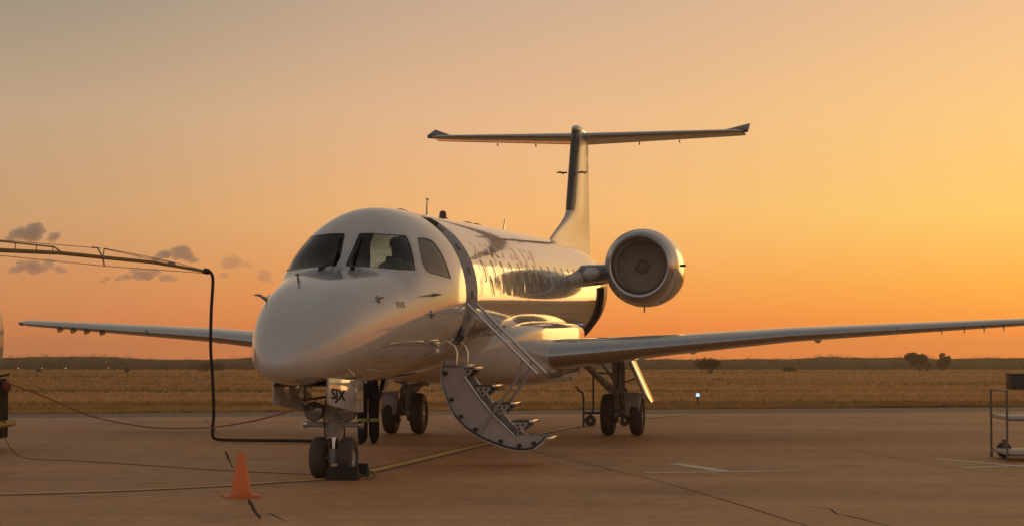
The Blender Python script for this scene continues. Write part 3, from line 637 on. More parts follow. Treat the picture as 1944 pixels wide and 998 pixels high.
# ---- fin and tailplane
def fin():
    # outline by height: leading edge station, trailing edge station, thickness
    rows = [(3.35, 15.7, 23.3, .30), (3.62, 15.95, 23.3, .14), (3.80, 16.7, 23.28, .12), (4.05, 17.6, 23.24, .13), (4.30, 18.55, 23.2, .16), (4.50, 19.25, 23.18, .21), (4.66, 19.60, 23.16, .25), (4.9, 19.76, 23.13, .28), (5.5, 20.07, 23.06, .27), (6.2, 20.43, 22.98, .26), (6.62, 20.65, 22.93, .25)]
    xs, yt, yc = foil(20)
    def ring(z, a, b, t, i0, i1, grow=1):
        ch = b - a; tc = t / ch
        idx = [(1, k) for k in range(i1, i0 - 1, -1)] + [(-1, k) for k in range(max(i0, 1) if i0 == 0 else i0, i1 + 1)]
        return [P(a + xs[i] * ch, u * yt(xs[i]) * tc * ch * grow, z) for u, i in idx]
    f = MB().loft([ring(*r, 0, 20) for r in rows]).build('fin', mat('fin_paint', (.62, .615, .605), .42, coat=.3, coat_rough=.15, vary=.12, scale=1.5), AC, smooth=40)
    le = MB(); R = []
    for z, a, b, t in rows[6:]:
        ch = b - a; idx = [(1, k) for k in range(4, -1, -1)] + [(-1, k) for k in range(1, 5)]
        R.append([P(a - .012 + xs[i] * ch, u * (yt(xs[i]) * t + .004), z) for u, i in idx])
    le.loft(R, close=False, caps=False).build('fin_leading_edge', mat('de_ice_boot', (.055, .05, .05), .45, coat=.3), f, smooth=50)
    for sd in (1, -1):
        MB().tube([P(20.3, sd * .12, 5.56), P(20.25, sd * .36, 5.56)], [.02, .012], 8).build('fin_antenna', BLACK, f)
        MB().bar(P(20.0, sd * .25, 5.56), P(20.6, sd * .25, 5.56), .015, .03).build('fin_antenna', BLACK, f)
        # generic coloured tail device on the rudder
        for k, (a, b, z0, z1, c) in enumerate(((21.9, 22.5, 6.1, 6.45, (.55, .22, .06)), (22.05, 22.4, 5.75, 6.02, (.42, .12, .05)), (22.5, 22.75, 6.2, 6.4, (.55, .38, .12)))):
            def fp(q, z):      # just proud of the fin skin
                le_, te_ = 20.43 + (z - 6.2) * .52, 22.98 - (z - 6.2) * .1; x = min(max((q - le_) / (te_ - le_), .05), .97); return P(q, sd * (yt(x) * .262 + .008), z)
            MB().add([fp(a, z0 + .05), fp(b, z0), fp(b + .05, z1 - .1), fp((a + b) / 2, z1)], [(0, 1, 2, 3)]).build('tail_emblem', mat('emblem_%d' % k, c, .4), f, smooth=0)
    R = []
    for s_, r in ((20.5, .02), (20.62, .07), (20.9, .115), (21.4, .14), (22.4, .14), (23.2, .09), (23.6, .03)):
        R.append([P(s_, r * math.cos(a), 6.60 + r * .95 * math.sin(a)) for a in [2 * math.pi * j / 24 for j in range(24)]])
    MB().loft(R).build('fin_bullet_fairing', WHITE, AC, smooth=60)
fin()
TS = [(0, 21.0, 2.0, 6.47, .095, 0), (.25, 21.05, 1.95, 6.48, .09, 0), (3.55, 22.25, 1.15, 6.66, .085, 0), (3.75, 22.42, .95, 6.672, .05, 0)]
for sd in (1, -1):
    t_ = wing_part(TS, 4, 22, 'tailplane', WPAINT, AC, sd, sub=4); wing_part(TS, 0, 4, 'tailplane_leading_edge', METAL, t_, sd, sub=4)
    mb = MB(); mb.loft([[P(22.45, sd * p, 6.70 + .02 * g), P(23.35, sd * p, 6.70 + .26 * g), P(23.35, sd * p, 6.66 + .20 * g), P(22.45, sd * p, 6.64)] for p, g in ((3.25, .15), (3.84, 1))]); mb.build('elevator_horn', mat('horn_grey', (.10, .10, .10), .5), t_, bevel=.01)
    for p in (1.25, 2.2): MB().box(P(22.75 + .1 * p, sd * p, 6.48 + .045 * p - .07), (.18, .03, .06)).build('elevator_hinge', GREYP, t_, bevel=.008)

# ---- nose gear
def wheel(parent, s, p, z, r, w, rim_r, sd):
    c = P(s, p, z); hw = w / 2
    prof = [(-hw * .75, rim_r), (-hw, rim_r * 1.12), (-hw, r * .80), (-hw * .85, r * .93), (-hw * .45, r * .995), (0, r), (hw * .45, r * .995), (hw * .85, r * .93), (hw, r * .80), (hw, rim_r * 1.12), (hw * .75, rim_r)]
    t = MB().lathe(prof, c, (0, 1, 0), 36).build('tyre', RUBBER, parent, smooth=45)
    for g in (-.32, .0, .32):
        MB().lathe([(g * w - .004, r * 1.0008), (g * w + .004, r * 1.0008)], c, (0, 1, 0), 36).build('tread_groove', BLACK, parent) if r > .3 and False else None
    MB().lathe([(-hw * .75, rim_r), (-hw * .6, rim_r * .93), (-hw * .2, rim_r * .8), (-hw * .2, .05), (-hw * .5, .045), (-hw * .5, 0)] if sd < 0 else [(hw * .75, rim_r), (hw * .6, rim_r * .93), (hw * .2, rim_r * .8), (hw * .2, .05), (hw * .5, .045), (hw * .5, 0)], c, (0, 1, 0), 28).build('rim', mat('rim_paint', (.62, .60, .56), .4, coat=.4), parent, smooth=40)
    MB().lathe([(hw * .7, rim_r), (hw * .1, rim_r * .6), (hw * .1, .04)] if sd < 0 else [(-hw * .7, rim_r), (-hw * .1, rim_r * .6), (-hw * .1, .04)], c, (0, 1, 0), 28).build('hub', STEEL, parent, smooth=40)
    for j in range(6):
        a = 2 * math.pi * j / 6; MB().lathe([(0, .012), (.015, .012), (.015, 0)], P(s + rim_r * .6 * math.cos(a), p + sd * hw * .22, z + rim_r * .6 * math.sin(a)), (0, sd, 0), 6).build('wheel_bolt', STEEL, parent)
mb = MB(); mb.tube([P(.05, 0, 1.45), P(.02, 0, .62)], .085, 18); mb.tube([P(.02, 0, .66), P(.02, 0, .50)], .105, 18); ng = mb.build('nose_gear', GEARP, AC)
MB().tube([P(.02, 0, .55), P(0, 0, .25)], .05, 14).build('shock_piston', CHROME, ng)
MB().tube([P(0, -.24, .25), P(0, .24, .25)], .035, 12).build('axle', STEEL, ng)
MB().lathe([(-.09, .0), (-.09, .075), (.09, .075), (.09, 0)], P(0, 0, .27), (0, 0, 1), 16).build('axle_fork', GEARP, ng)
MB().tube([P(-.02, -.33, .65), P(-.02, .36, .65)], .036, 12).build('steering_cylinder', GEARP, ng)
for sd in (-1, 1): MB().lathe([(0, 0), (0, .048), (.05, .048), (.05, 0)], P(-.02, sd * .345 - (.025), .65), (0, 1, 0), 12).build('cylinder_cap', METAL, ng)
mb = MB(); mb.box(P(.0, 0, .80), (.22, .26, .20)); mb.build('steering_collar', GEARP, ng, bevel=.03)
for sd in (-1, 1):
    c = P(-.12, .205 * sd, .81); l = MB().lathe([(.10, 0), (.06, .07), (-.02, .118), (-.06, .12), (-.075, .112)], c, (-1, 0, 0), 24).build('taxi_light', BLACK, ng)
    MB().lathe([(-.074, .112), (-.085, .08), (-.09, 0)], c, (-1, 0, 0), 24).build('lens', LENS, ng)
    MB().bar(c, P(-.02, .06 * sd, .80), .04, .04).build('light_bracket', GEARP, ng)
for (a, b) in ((P(.14, 0, .58), P(.26, 0, .40)), (P(.26, 0, .40), P(.06, 0, .27))): MB().bar(a, b, .10, .03, (0, 1, 0)).build('torque_link', GEARP, ng, bevel=.006)
for sd in (-1, 1): MB().tube([P(.08, .06 * sd, .95), P(.95, .16 * sd, 1.28)], .032, 10).build('drag_brace', GEARP, ng)
MB().tube([P(.10, .05, 1.1), P(.10, .10, .7), P(.08, .11, .5), P(.06, .08, .3)], .010, 7).build('hydraulic_hose', BLACK, ng)
MB().tube([P(-.08, -.06, 1.1), P(-.10, -.10, .75), P(-.07, -.09, .5), P(-.04, -.06, .3)], .009, 7).build('hydraulic_hose', BLACK, ng)
for sd in (-1, 1): wheel(ng, 0, .175 * sd, .25, .25, .17, .115, sd)
for sd in (-1, 1):      # long nose-gear doors
    pd = .335 * sd; mb = MB()
    poly = [(-1.46, 1.24), (-.6, 1.20), (.12, 1.20), (.10, .80), (-.1, .80), (-1.40, .92), (-1.46, .96)]
    mb.prism([P(a, pd + .02 * sd * (1.2 - z) , z) for a, z in poly], (0, -.03 * sd, 0)); d = mb.build('nose_gear_door', WHITE, AC, bevel=.006)
    for s_ in (-1.2, -.7, -.2): MB().bar(P(s_, pd - .03 * sd, 1.18), P(s_ + .0, pd - .03 * sd, .92), .03, .02, (0, 1, 0)).build('door_stiffener', GREYP, d)
    MB().tube([P(-.3, pd - .02 * sd, .95), P(-.05, .1 * sd, .98)], .016, 8).build('door_link', STEEL, d)
    if sd > 0:
        V, F = text_mesh('SJX', 0, .022); mn, mx = V.min(0), V.max(0); pts = [P(-1.36 + .62 * (v[0] - mn[0]) / (mx[0] - mn[0]), pd + .02 * (1.2 - .9) + .0045, .955 + .165 * (v[1] - mn[1]) / (mx[1] - mn[1]) - .04 * (v[0] - mn[0]) / (mx[0] - mn[0])) for v in V]
        pts = [Vector((v.x, pd + .02 * (1.2 - v.z) + .004, v.z)) for v in pts]
        me = bpy.data.meshes.new('registration'); me.from_pydata(pts, [], F); link('registration', me, mat('registration_navy', (.02, .024, .045), .9, spec=.02), d)
mb = MB(); mb.box(P(-.65, 0, 1.145), (1.7, .62, .02)); mb.build('gear_bay', DARKIN, AC)

# ---- main gear
def main_gear(sd):
    p = 2.05 * sd; s0 = 12.53
    mb = MB(); mb.tube([P(s0 - .05, p - .08 * sd, 1.60), P(s0 - .05, p - .06 * sd, .78)], [.125, .115], 18); mb.tube([P(s0 - .05, p - .06 * sd, .86), P(s0 - .02, p - .03 * sd, .52)], [.15, .12], 16); g = mb.build('main_gear', GEARP, AC)
    MB().bar(P(s0 - .06, p - .05 * sd, .66), P(s0, p, .40), .20, .26, (0, 1, 0)).build('trailing_arm', GEARP, g, bevel=.04)
    MB().tube([P(s0, p - .36, .38), P(s0, p + .36, .38)], .05, 12).build('axle', STEEL, g)
    mb = MB(); mb.tube([P(s0 - .08, 1.36 * sd, 1.30), P(s0 - .08, 1.88 * sd, .80)], [.055, .07], 10); mb.build('side_brace', GEARP, g)
    MB().tube([P(s0 - .16, 1.46 * sd, 1.24), P(s0 - .16, 1.86 * sd, .86)], .018, 8).build('actuator_rod', CHROME, g)
    MB().tube([P(s0 + .2, 1.62 * sd, 1.35), P(s0 + .05, 1.95 * sd, .92)], .035, 8).build('retract_actuator', GEARP, g)
    MB().tube([P(s0 + .1, 1.45 * sd, 1.14), P(s0, 1.9 * sd, 1.12)], .022, 8).build('lock_link', GEARP, g)
    # slanted leg door and lower wheel door
    mb = MB(); mb.prism([P(s0 - .42, 2.20 * sd, 1.34), P(s0 + .42, 2.20 * sd, 1.34), P(s0 + .36, 2.54 * sd, .60), P(s0 - .10, 2.54 * sd, .58), P(s0 - .40, 2.46 * sd, .74)], (0, .05 * sd, .02)); mb.build('leg_door', WHITE, g, bevel=.008)
    mb = MB(); mb.prism([P(s0 - .30, 2.10 * sd, .80), P(s0 - .34, 2.40 * sd, .78), P(s0 - .36, 2.36 * sd, .36), P(s0 - .36, 2.28 * sd, .32), P(s0 - .34, 2.14 * sd, .38)], (-.03, 0, 0)); mb.build('wheel_door', GREYP, g, bevel=.006)
    mb = MB(); mb.prism([P(s0 - .36, 2.40 * sd, .78), P(s0 + .2, 2.42 * sd, .74), P(s0 + .2, 2.39 * sd, .42), P(s0 - .36, 2.36 * sd, .36)], (0, .025 * sd, 0)); mb.build('wheel_door', WHITE, g, bevel=.006)
    MB().tube([P(s0 - .1, 2.05 * sd, .95), P(s0 - .1, 2.34 * sd, 1.05)], .014, 7).build('door_link', STEEL, g)
    MB().tube([P(s0 - .16, 2.0 * sd, 1.4), P(s0 - .18, 1.98 * sd, .9), P(s0 - .16, 2.05 * sd, .5), P(s0 - .05, 2.0 * sd, .38)], .012, 7).build('brake_hose', BLACK, g)
    for q in (-1, 1):
        wheel(g, s0, p + .265 * q, .38, .38, .235, .20, q)
        MB().lathe([(-.06, .0), (-.06, .15), (.06, .15), (.06, 0)], P(s0, p + .12 * q, .38), (0, 1, 0), 20).build('brake_stack', STEEL, g)
for sd in (1, -1): main_gear(sd)

# ---- folded-down stair door
def stairs():
    sf, sa = 2.56, 3.19      # forward / aft side
    arc = smooth_path([(.84, 1.40, 0), (.80, 1.18, 0), (.92, .80, 0), (1.06, .60, 0), (1.30, .42, 0), (1.69, .27, 0), (2.0, .252, 0), (2.20, .40, 0)], 4); arc = [(v.x, v.y) for v in arc]
    inner = [(2.06, .42), (1.78, .42), (1.50, .68), (1.30, .92), (1.10, 1.20), (1.08, 1.36)]
    mb = MB(); poly = arc + inner; mb.prism([P(sf, p, z) for p, z in poly], (-.035, 0, 0)); st = mb.build('stair_door', mat('door_side_grey', (.52, .48, .46), .5, coat=.3, vary=.15, scale=6), AC)
    mb = MB(); mb.prism([P(sa - .035, p, z) for p, z in poly], (-.035, 0, 0)); mb.build('side_panel', MATS['door_side_grey'], st)
    mb = MB(); R = []
    for i, (p, z) in enumerate(arc):      # outer skin
        a = Vector(arc[max(i - 1, 0)]); b = Vector(arc[min(i + 1, len(arc) - 1)]); d = (b - a).normalized(); n = Vector((d.y, -d.x)) if True else None
        if n.dot(Vector((p, z)) - Vector((1.7, 1.2))) < 0: n = -n
        R.append([P(sf - .045, p, z), P(sa + .045, p, z), P(sa + .045, p + n.x * .03, z + n.y * .03), P(sf - .045, p + n.x * .03, z + n.y * .03)])
    mb.loft(R); mb.build('door_skin', WHITE, st, smooth=50)
    R = []
    for p, z in arc: R.append([P(sf - .047, p, z + .012), P(sf - .052, p, z + .012), P(sf - .052, p, z - .016), P(sf - .047, p, z - .016)])
    MB().loft(R).build('door_seal', SEAL, st)
    for i in (3, 7, 11, 15, 19, 22, 25):      # latches round the edge
        p, z = arc[i]; q = Vector((1.65, 1.05)) - Vector((p, z)); q.normalize(); MB().box(P(sf - .02, p + q.x * .045, z + q.y * .045), (.05, .05, .045)).build('door_latch', mat('latch_brown', (.05, .035, .03), .6), st, bevel=.006)
    nos = [(1.24, 1.32), (1.49, 1.085), (1.74, .85), (1.99, .615), (2.235, .39)]
    for k, (p, z) in enumerate(nos):
        mb = MB(); p0 = p - .26; mb.box(P((sf + sa) / 2, (p + p0) / 2, z - .012), (sa - sf - .02, p - p0, .022)); t = mb.build('step', mat('step_tread', (.09, .085, .08), .8), st)
        MB().box(P((sf + sa) / 2, p + .005, z - .012), (sa - sf + .02, .05, .034)).build('step_nosing', CHROME, st, bevel=.006)
        if k < 4:
            for s_ in (sf + .02, sa - .06):
                mb = MB(); mb.prism([P(s_, p0 + .02, z - .026), P(s_, p - .03, z - .026), P(s_, p - .06, z - .08), P(s_, p0 + .10, z - .16)], (-.014, 0, 0)); mb.build('step_bracket', mat('bracket_alloy', (.5, .48, .45), .4, metal=.5), st)
                for c in ((p0 + .09, z - .06), (p0 + .16, z - .055), (p0 + .11, z - .105)): MB().lathe([(0, .016), (.018, .016), (.018, 0)], P(s_ + .002, *c), (1, 0, 0), 10).build('lightening_hole', BLACK, st)
    for s_ in (sf - .01, sa): MB().tube([P(s_, 1.10, 1.20), P(s_, 1.30, .92), P(s_, 1.50, .68), P(s_, 1.78, .42)], .013, 8).build('stringer_edge', CHROME, st)
    MB().tube([P(sf, 1.80, .40), P(sf, 1.86, .50), P(sf, 1.93, .44), P(sf, 1.98, .41)], .012, 8).build('hand_loop', CHROME, st)
    for s_, dp in ((sf - .02, 0), (sa - .02, .02)):      # handrails
        a, b = P(s_, 1.14 + dp, 2.17), P(s_, 2.09 + dp, 1.235); MB().tube([a, b], .019, 10).build('handrail', CHROME, st, smooth=60)
        MB().tube([P(s_, 1.90 + dp, 1.42), P(s_, 1.80 + dp, 1.15), P(s_, 1.30 + dp, .45)], .02, 8).build('rail_strut', GREYP, st)
        MB().tube([P(s_, .99 + dp, 1.34), P(s_, 1.0 + dp, 1.52), P(s_, .97 + dp, 1.60), P(s_, .92 + dp, 1.64), P(s_, .88 + dp, 1.58)], .018, 10).build('entry_grab_rail', CHROME, st, smooth=60)
    mb = MB(); mb.box(P((sf + sa) / 2, .97, 1.335), (sa - sf, .34, .05)); mb.build('sill', GREYP, st, bevel=.01)
    for s_ in (sf + .05, sa - .05): MB().tube([P(s_ - .06, .80, 1.24), P(s_ + .06, .80, 1.24)], .05, 12).build('hinge', STEEL, st)
stairs()
# ------------------------------------------------------------------ vegetation
LEAF = mat('bush_leaf', (.085, .078, .034), .85, col2=(.13, .105, .05), scale=.6, spec=.15)
LEAFD = mat('tree_leaf', (.07, .062, .032), .85, col2=(.10, .08, .04), scale=.4, spec=.15)
BARK = mat('bark', (.09, .07, .05), .9, bump=.4, bscale=30)
def leaves(rng, centre, radii, n, size, lumps=9):
    cs = np.concatenate([np.zeros((1, 3)), np.clip(rng.normal(0, 1, (lumps, 3)), -1.3, 1.3) * (.42, .42, .34) + (0, 0, .05)])
    d = rng.normal(size=(n, 3)); d /= np.linalg.norm(d, axis=1)[:, None]
    p = cs[rng.integers(len(cs), size=n)] + d * (.46 * rng.random((n, 1)) ** .35); p[:, 2] = np.maximum(p[:, 2], -1.0); p = np.array(centre) + p * np.array(radii)
    a = rng.normal(size=(n, 3)); a /= np.linalg.norm(a, axis=1)[:, None]; b = np.cross(a, rng.normal(size=(n, 3))); b /= np.linalg.norm(b, axis=1)[:, None]; k = size * rng.uniform(.6, 1.3, (n, 1))
    V = np.stack([p + a * k, p + b * k * .6, p - a * k, p - b * k * .6], 1).reshape(-1, 3).tolist()
    return V, [(4 * i, 4 * i + 1, 4 * i + 2, 4 * i + 3) for i in range(n)]
def bush(name, x, y, w_, h_, n, size, m, label, cat, seed, group=None, base=None):
    rng = np.random.default_rng(seed); z = float(tz(x, y)) - .03 if base is None else base
    r = empty(name, (x, y, z), 0, label, cat, group)
    V, F = leaves(rng, (0, 0, h_ * .55), (w_ * .55, w_ * .5, h_ * .52), n, size); me = bpy.data.meshes.new('crown'); me.from_pydata([tuple(map(float, v)) for v in V], [], F); link('crown', me, m, r)
    mb = MB()
    for k in range(5):
        a = 2 * math.pi * k / 5 + rng.random(); mb.tube([(0, 0, -.05), (math.cos(a) * w_ * .10, math.sin(a) * w_ * .1, h_ * .3), (math.cos(a) * w_ * .28, math.sin(a) * w_ * .28, h_ * .68)], [h_ * .03, h_ * .022, h_ * .008], 6)
    mb.build('trunk', BARK, r); return r
def wx(px, Y): return (px - 972) / 3661.1 * Y
bush('thorn_bush', wx(1348, 235), 235, 3.7, 2.2, 3800, .085, LEAF, 'round thorny bush in the dry grass right of the main wheels', 'bush', 1)
bush('broad_tree', wx(1745, 330), 330, 4.4, 3.2, 6500, .13, LEAFD, 'wide rounded dark tree standing above the far treeline on the right', 'tree', 2)
bush('round_tree', wx(1790, 335), 335, 2.3, 3.2, 3600, .12, LEAFD, 'narrow rounded tree just right of the wide dark tree', 'tree', 3)
bush('shrub', wx(1760, 320), 320, 1.2, 1.6, 900, .09, mat('pale_leaf', (.15, .11, .05), .9), 'small pale shrub between the two rounded trees', 'shrub', 4)
bush('shrub', wx(1498, 300), 300, 2.2, 1.0, 1100, .10, LEAF, 'low dark shrub under the starboard side of the right wing', 'shrub', 5)['label'] = 'low dark shrub in the grass below the middle of the right wing'
bush('shrub', wx(945, 86), 86, .75, .55, 400, .045, LEAF, 'small scrubby shrub seen behind the stair door', 'shrub', 6)
bush('shrub', wx(76, 280), 280, 1.1, .8, 260, .10, LEAF, 'small shrub in the grass beside the truck at the left edge', 'shrub', 7)
bush('shrub', wx(404, 290), 290, 4.0, 1.5, 1800, .10, mat('dry_leaf', (.10, .07, .035), .9), 'wide dry shrub behind the hanging hose', 'shrub', 8)
bush('shrub', wx(243, 270), 270, .9, .8, 240, .10, LEAF, 'tiny dark shrub in the grass below the left wing', 'shrub', 9)

def far_wood():
    rng = np.random.default_rng(11); V = []; F = []
    def top(px):      # height of the canopy line in metres by direction
        return 2.55 + .55 * max(0, 1 - abs(px - 130) / 260) + .35 * max(0, 1 - abs(px - 480) / 130) - .25 * max(0, 1 - abs(px - 330) / 90) + .18 * math.sin(px * .013) + .10 * math.sin(px * .041) + (.35 if 1550 < px else 0)
    for row, (Y, k, dn) in enumerate(((422, .42, .5), (432, .62, .55), (446, .85, .6), (470, 1.0, .62), (500, 1.16, .62), (560, 1.42, .5))):
        px = -420.
        while px < 2400:
            x = wx(px, Y); w_ = rng.uniform(3.0, 7.0); h_ = max(.8, top(px) * k * rng.uniform(.92, 1.03)); z = float(tz(x, Y)) - .1
            v, f = leaves(rng, (x, Y + rng.uniform(-4, 4), z + h_ * .48), (w_ * .62, w_ * .6, h_ * .56), int(240 * dn + 60), .15, 5)
            o = len(V); V += v; F += [tuple(i + o for i in q) for q in f]; px += w_ * .40 / Y * 3661
    # low undergrowth that closes the wood near the ground
    n = 260; xs = np.linspace(-190, 230, n)
    for Y, hh in ((436, 1.05), (452, 1.75), (478, 2.1), (505, 2.35), (545, 2.75)):
        o = len(V)
        for i, x in enumerate(xs):
            z = float(tz(x, Y)); h_ = hh * top(972 + x / Y * 3661) / 2.6 * .92 + .2 * rng.random()
            V += [(x, Y - 1.5, z - .3), (x, Y, z + h_ * .8), (x, Y + 2.0, z + h_), (x, Y + 5, z - .3)]
        F += [(o + 4 * i + q, o + 4 * i + 4 + q, o + 4 * i + 5 + q, o + 4 * i + 1 + q) for i in range(n - 1) for q in range(3)]
    me = bpy.data.meshes.new('bushveld'); me.from_pydata([tuple(map(float, v)) for v in V], [], F)
    o = link('bushveld', me, mat('bushveld_leaf', (.11, .092, .046), .9, col2=(.16, .122, .062), scale=.12, spec=.1)); tag(o, 'dark low bushveld along the horizon beyond the dry grass', 'bushveld', kind='stuff')
far_wood()

def grass():
    rng = np.random.default_rng(5); n = 85000
    Y = 50 + 365 * rng.random(n) ** 2.2; X = (rng.random(n) * 2 - 1) * (Y * .275 + 4); Y = Y + .222 * X * np.clip(1 - (Y - 50) / 120, 0, 1) + .3
    keep = Y > edge_out(X) + .10 - .45 * rng.random(n) ** 3; X, Y = X[keep], Y[keep]; n = len(X)
    cl = np.sin(X * .31 + Y * .9) * np.sin(X * .11 - Y * .37) * .5 + .5
    H = (.04 + .10 * rng.random(n) * (.25 + 1.1 * cl)) * (1 + Y / 220); W = .012 + Y * .0003
    Z = tz(X, Y) - .035; V = np.zeros((n, 9, 3)); 
    for b in range(3):
        a = rng.random(n) * math.pi; dx, dy = np.cos(a) * W, np.sin(a) * W; ox, oy = rng.normal(0, .05, n), rng.normal(0, .05, n); lx, ly = rng.normal(0, .35, n) * H, rng.normal(0, .35, n) * H
        V[:, 3 * b] = np.stack([X + ox - dx, Y + oy - dy, Z], -1); V[:, 3 * b + 1] = np.stack([X + ox + dx, Y + oy + dy, Z], -1); V[:, 3 * b + 2] = np.stack([X + ox + lx, Y + oy + ly, Z + H * rng.uniform(.7, 1.1, n)], -1)
    me = bpy.data.meshes.new('dry_grass'); N3 = n * 9; me.vertices.add(N3); me.vertices.foreach_set('co', V.reshape(-1)); me.loops.add(N3); me.loops.foreach_set('vertex_index', np.arange(N3)); me.polygons.add(n * 3); me.polygons.foreach_set('loop_start', np.arange(0, N3, 3)); me.polygons.foreach_set('loop_total', np.full(n * 3, 3)); me.update(calc_edges=True)
    m = bpy.data.materials.new('dry_grass_blades'); m.use_nodes = True; N = m.node_tree.nodes; b = N['Principled BSDF']; b.inputs['Roughness'].default_value = .8; b.inputs['Specular IOR Level'].default_value = .1
    grass_colour(N, m.node_tree.links, b, 1.1); tl = N.new('ShaderNodeBsdfTranslucent'); mx = N.new('ShaderNodeMixShader'); mx.inputs[0].default_value = .5; LL = m.node_tree.links; LL.new(b.inputs['Base Color'].links[0].from_socket, tl.inputs[0]); LL.new(b.outputs[0], mx.inputs[1]); LL.new(tl.outputs[0], mx.inputs[2]); LL.new(mx.outputs[0], N['Material Output'].inputs[0])
    tag(link('dry_grass', me, m), 'dry golden grass covering the field beyond the apron', 'grass', kind='stuff')
grass()

# ------------------------------------------------------------------ traffic cone
def cone(x, y):
    r = empty('traffic_cone', (x, y, 0), rad(20), 'orange traffic cone standing alone on the apron left of the nose wheel', 'cone')
    OR = mat('cone_orange', (1.0, .33, .085), .4, coat=.6, coat_rough=.2, vary=.18, scale=14)
    if 'Translucent BSDF' not in OR.node_tree.nodes:      # thin PVC lets some back light through
        N = OR.node_tree.nodes; L = OR.node_tree.links; tl = N.new('ShaderNodeBsdfTranslucent'); tl.inputs[0].default_value = (1.0, .40, .10, 1); mx = N.new('ShaderNodeMixShader'); mx.inputs[0].default_value = .45
        L.new(N['Principled BSDF'].outputs[0], mx.inputs[1]); L.new(tl.outputs[0], mx.inputs[2]); L.new(mx.outputs[0], N['Material Output'].inputs[0])
    mb = MB(); mb.lathe([(.022, .125), (.05, .112), (.25, .072), (.44, .034), (.475, .026), (.475, .018), (.44, .018)], (0, 0, 0), (0, 0, 1), 32); mb.build('cone_body', OR, r, smooth=40)
    mb = MB(); q = rounded([(-.185, -.185), (.185, -.185), (.185, .185), (-.185, .185)], .06); mb.loft([[Vector((v.x, v.y, .002)) for v in q], [Vector((v.x, v.y, .018)) for v in q], [Vector((v.x * .9, v.y * .9, .028)) for v in q]]); mb.build('base', OR, r)
    MB().lathe([(.40, .045), (.405, .047), (.41, .045)], (0, 0, 0), (0, 0, 1), 24).build('collar', OR, r)
cone(-2.86, 20.45)
# wheel chocks at the port nose wheel
def chock(s, p, lab, k):
    w = AC.matrix_basis @ P(s, p, 0); r = empty('wheel_chock', w, AC.rotation_euler.z, lab, 'chock', 'chocks at the nose wheels')
    mb = MB(); sg = k; mb.loft([[Vector((sg * .00, y, .0)), Vector((sg * .19, y, .0)), Vector((sg * .17, y, .09)), Vector((sg * .12, y, .165)), Vector((sg * .05, y, .15))] for y in (-.19, .19)]); mb.build('chock_block', mat('chock_rubber', (.035, .03, .027), .8, vary=.3, scale=15), r, bevel=.012)
    MB().tube([(sg * .1, .19, .08), (sg * .1, .26, .05), (sg * .04, .30, .012), (-sg * .2, .31, .012)], .010, 6).build('chock_rope', mat('rope_grey', (.2, .17, .12), .9), r)
chock(-.23, .20, 'black rubber chock wedged in front of the right nose wheel', 1)
chock(.23, .15, 'black rubber chock behind the right nose wheel', -1)

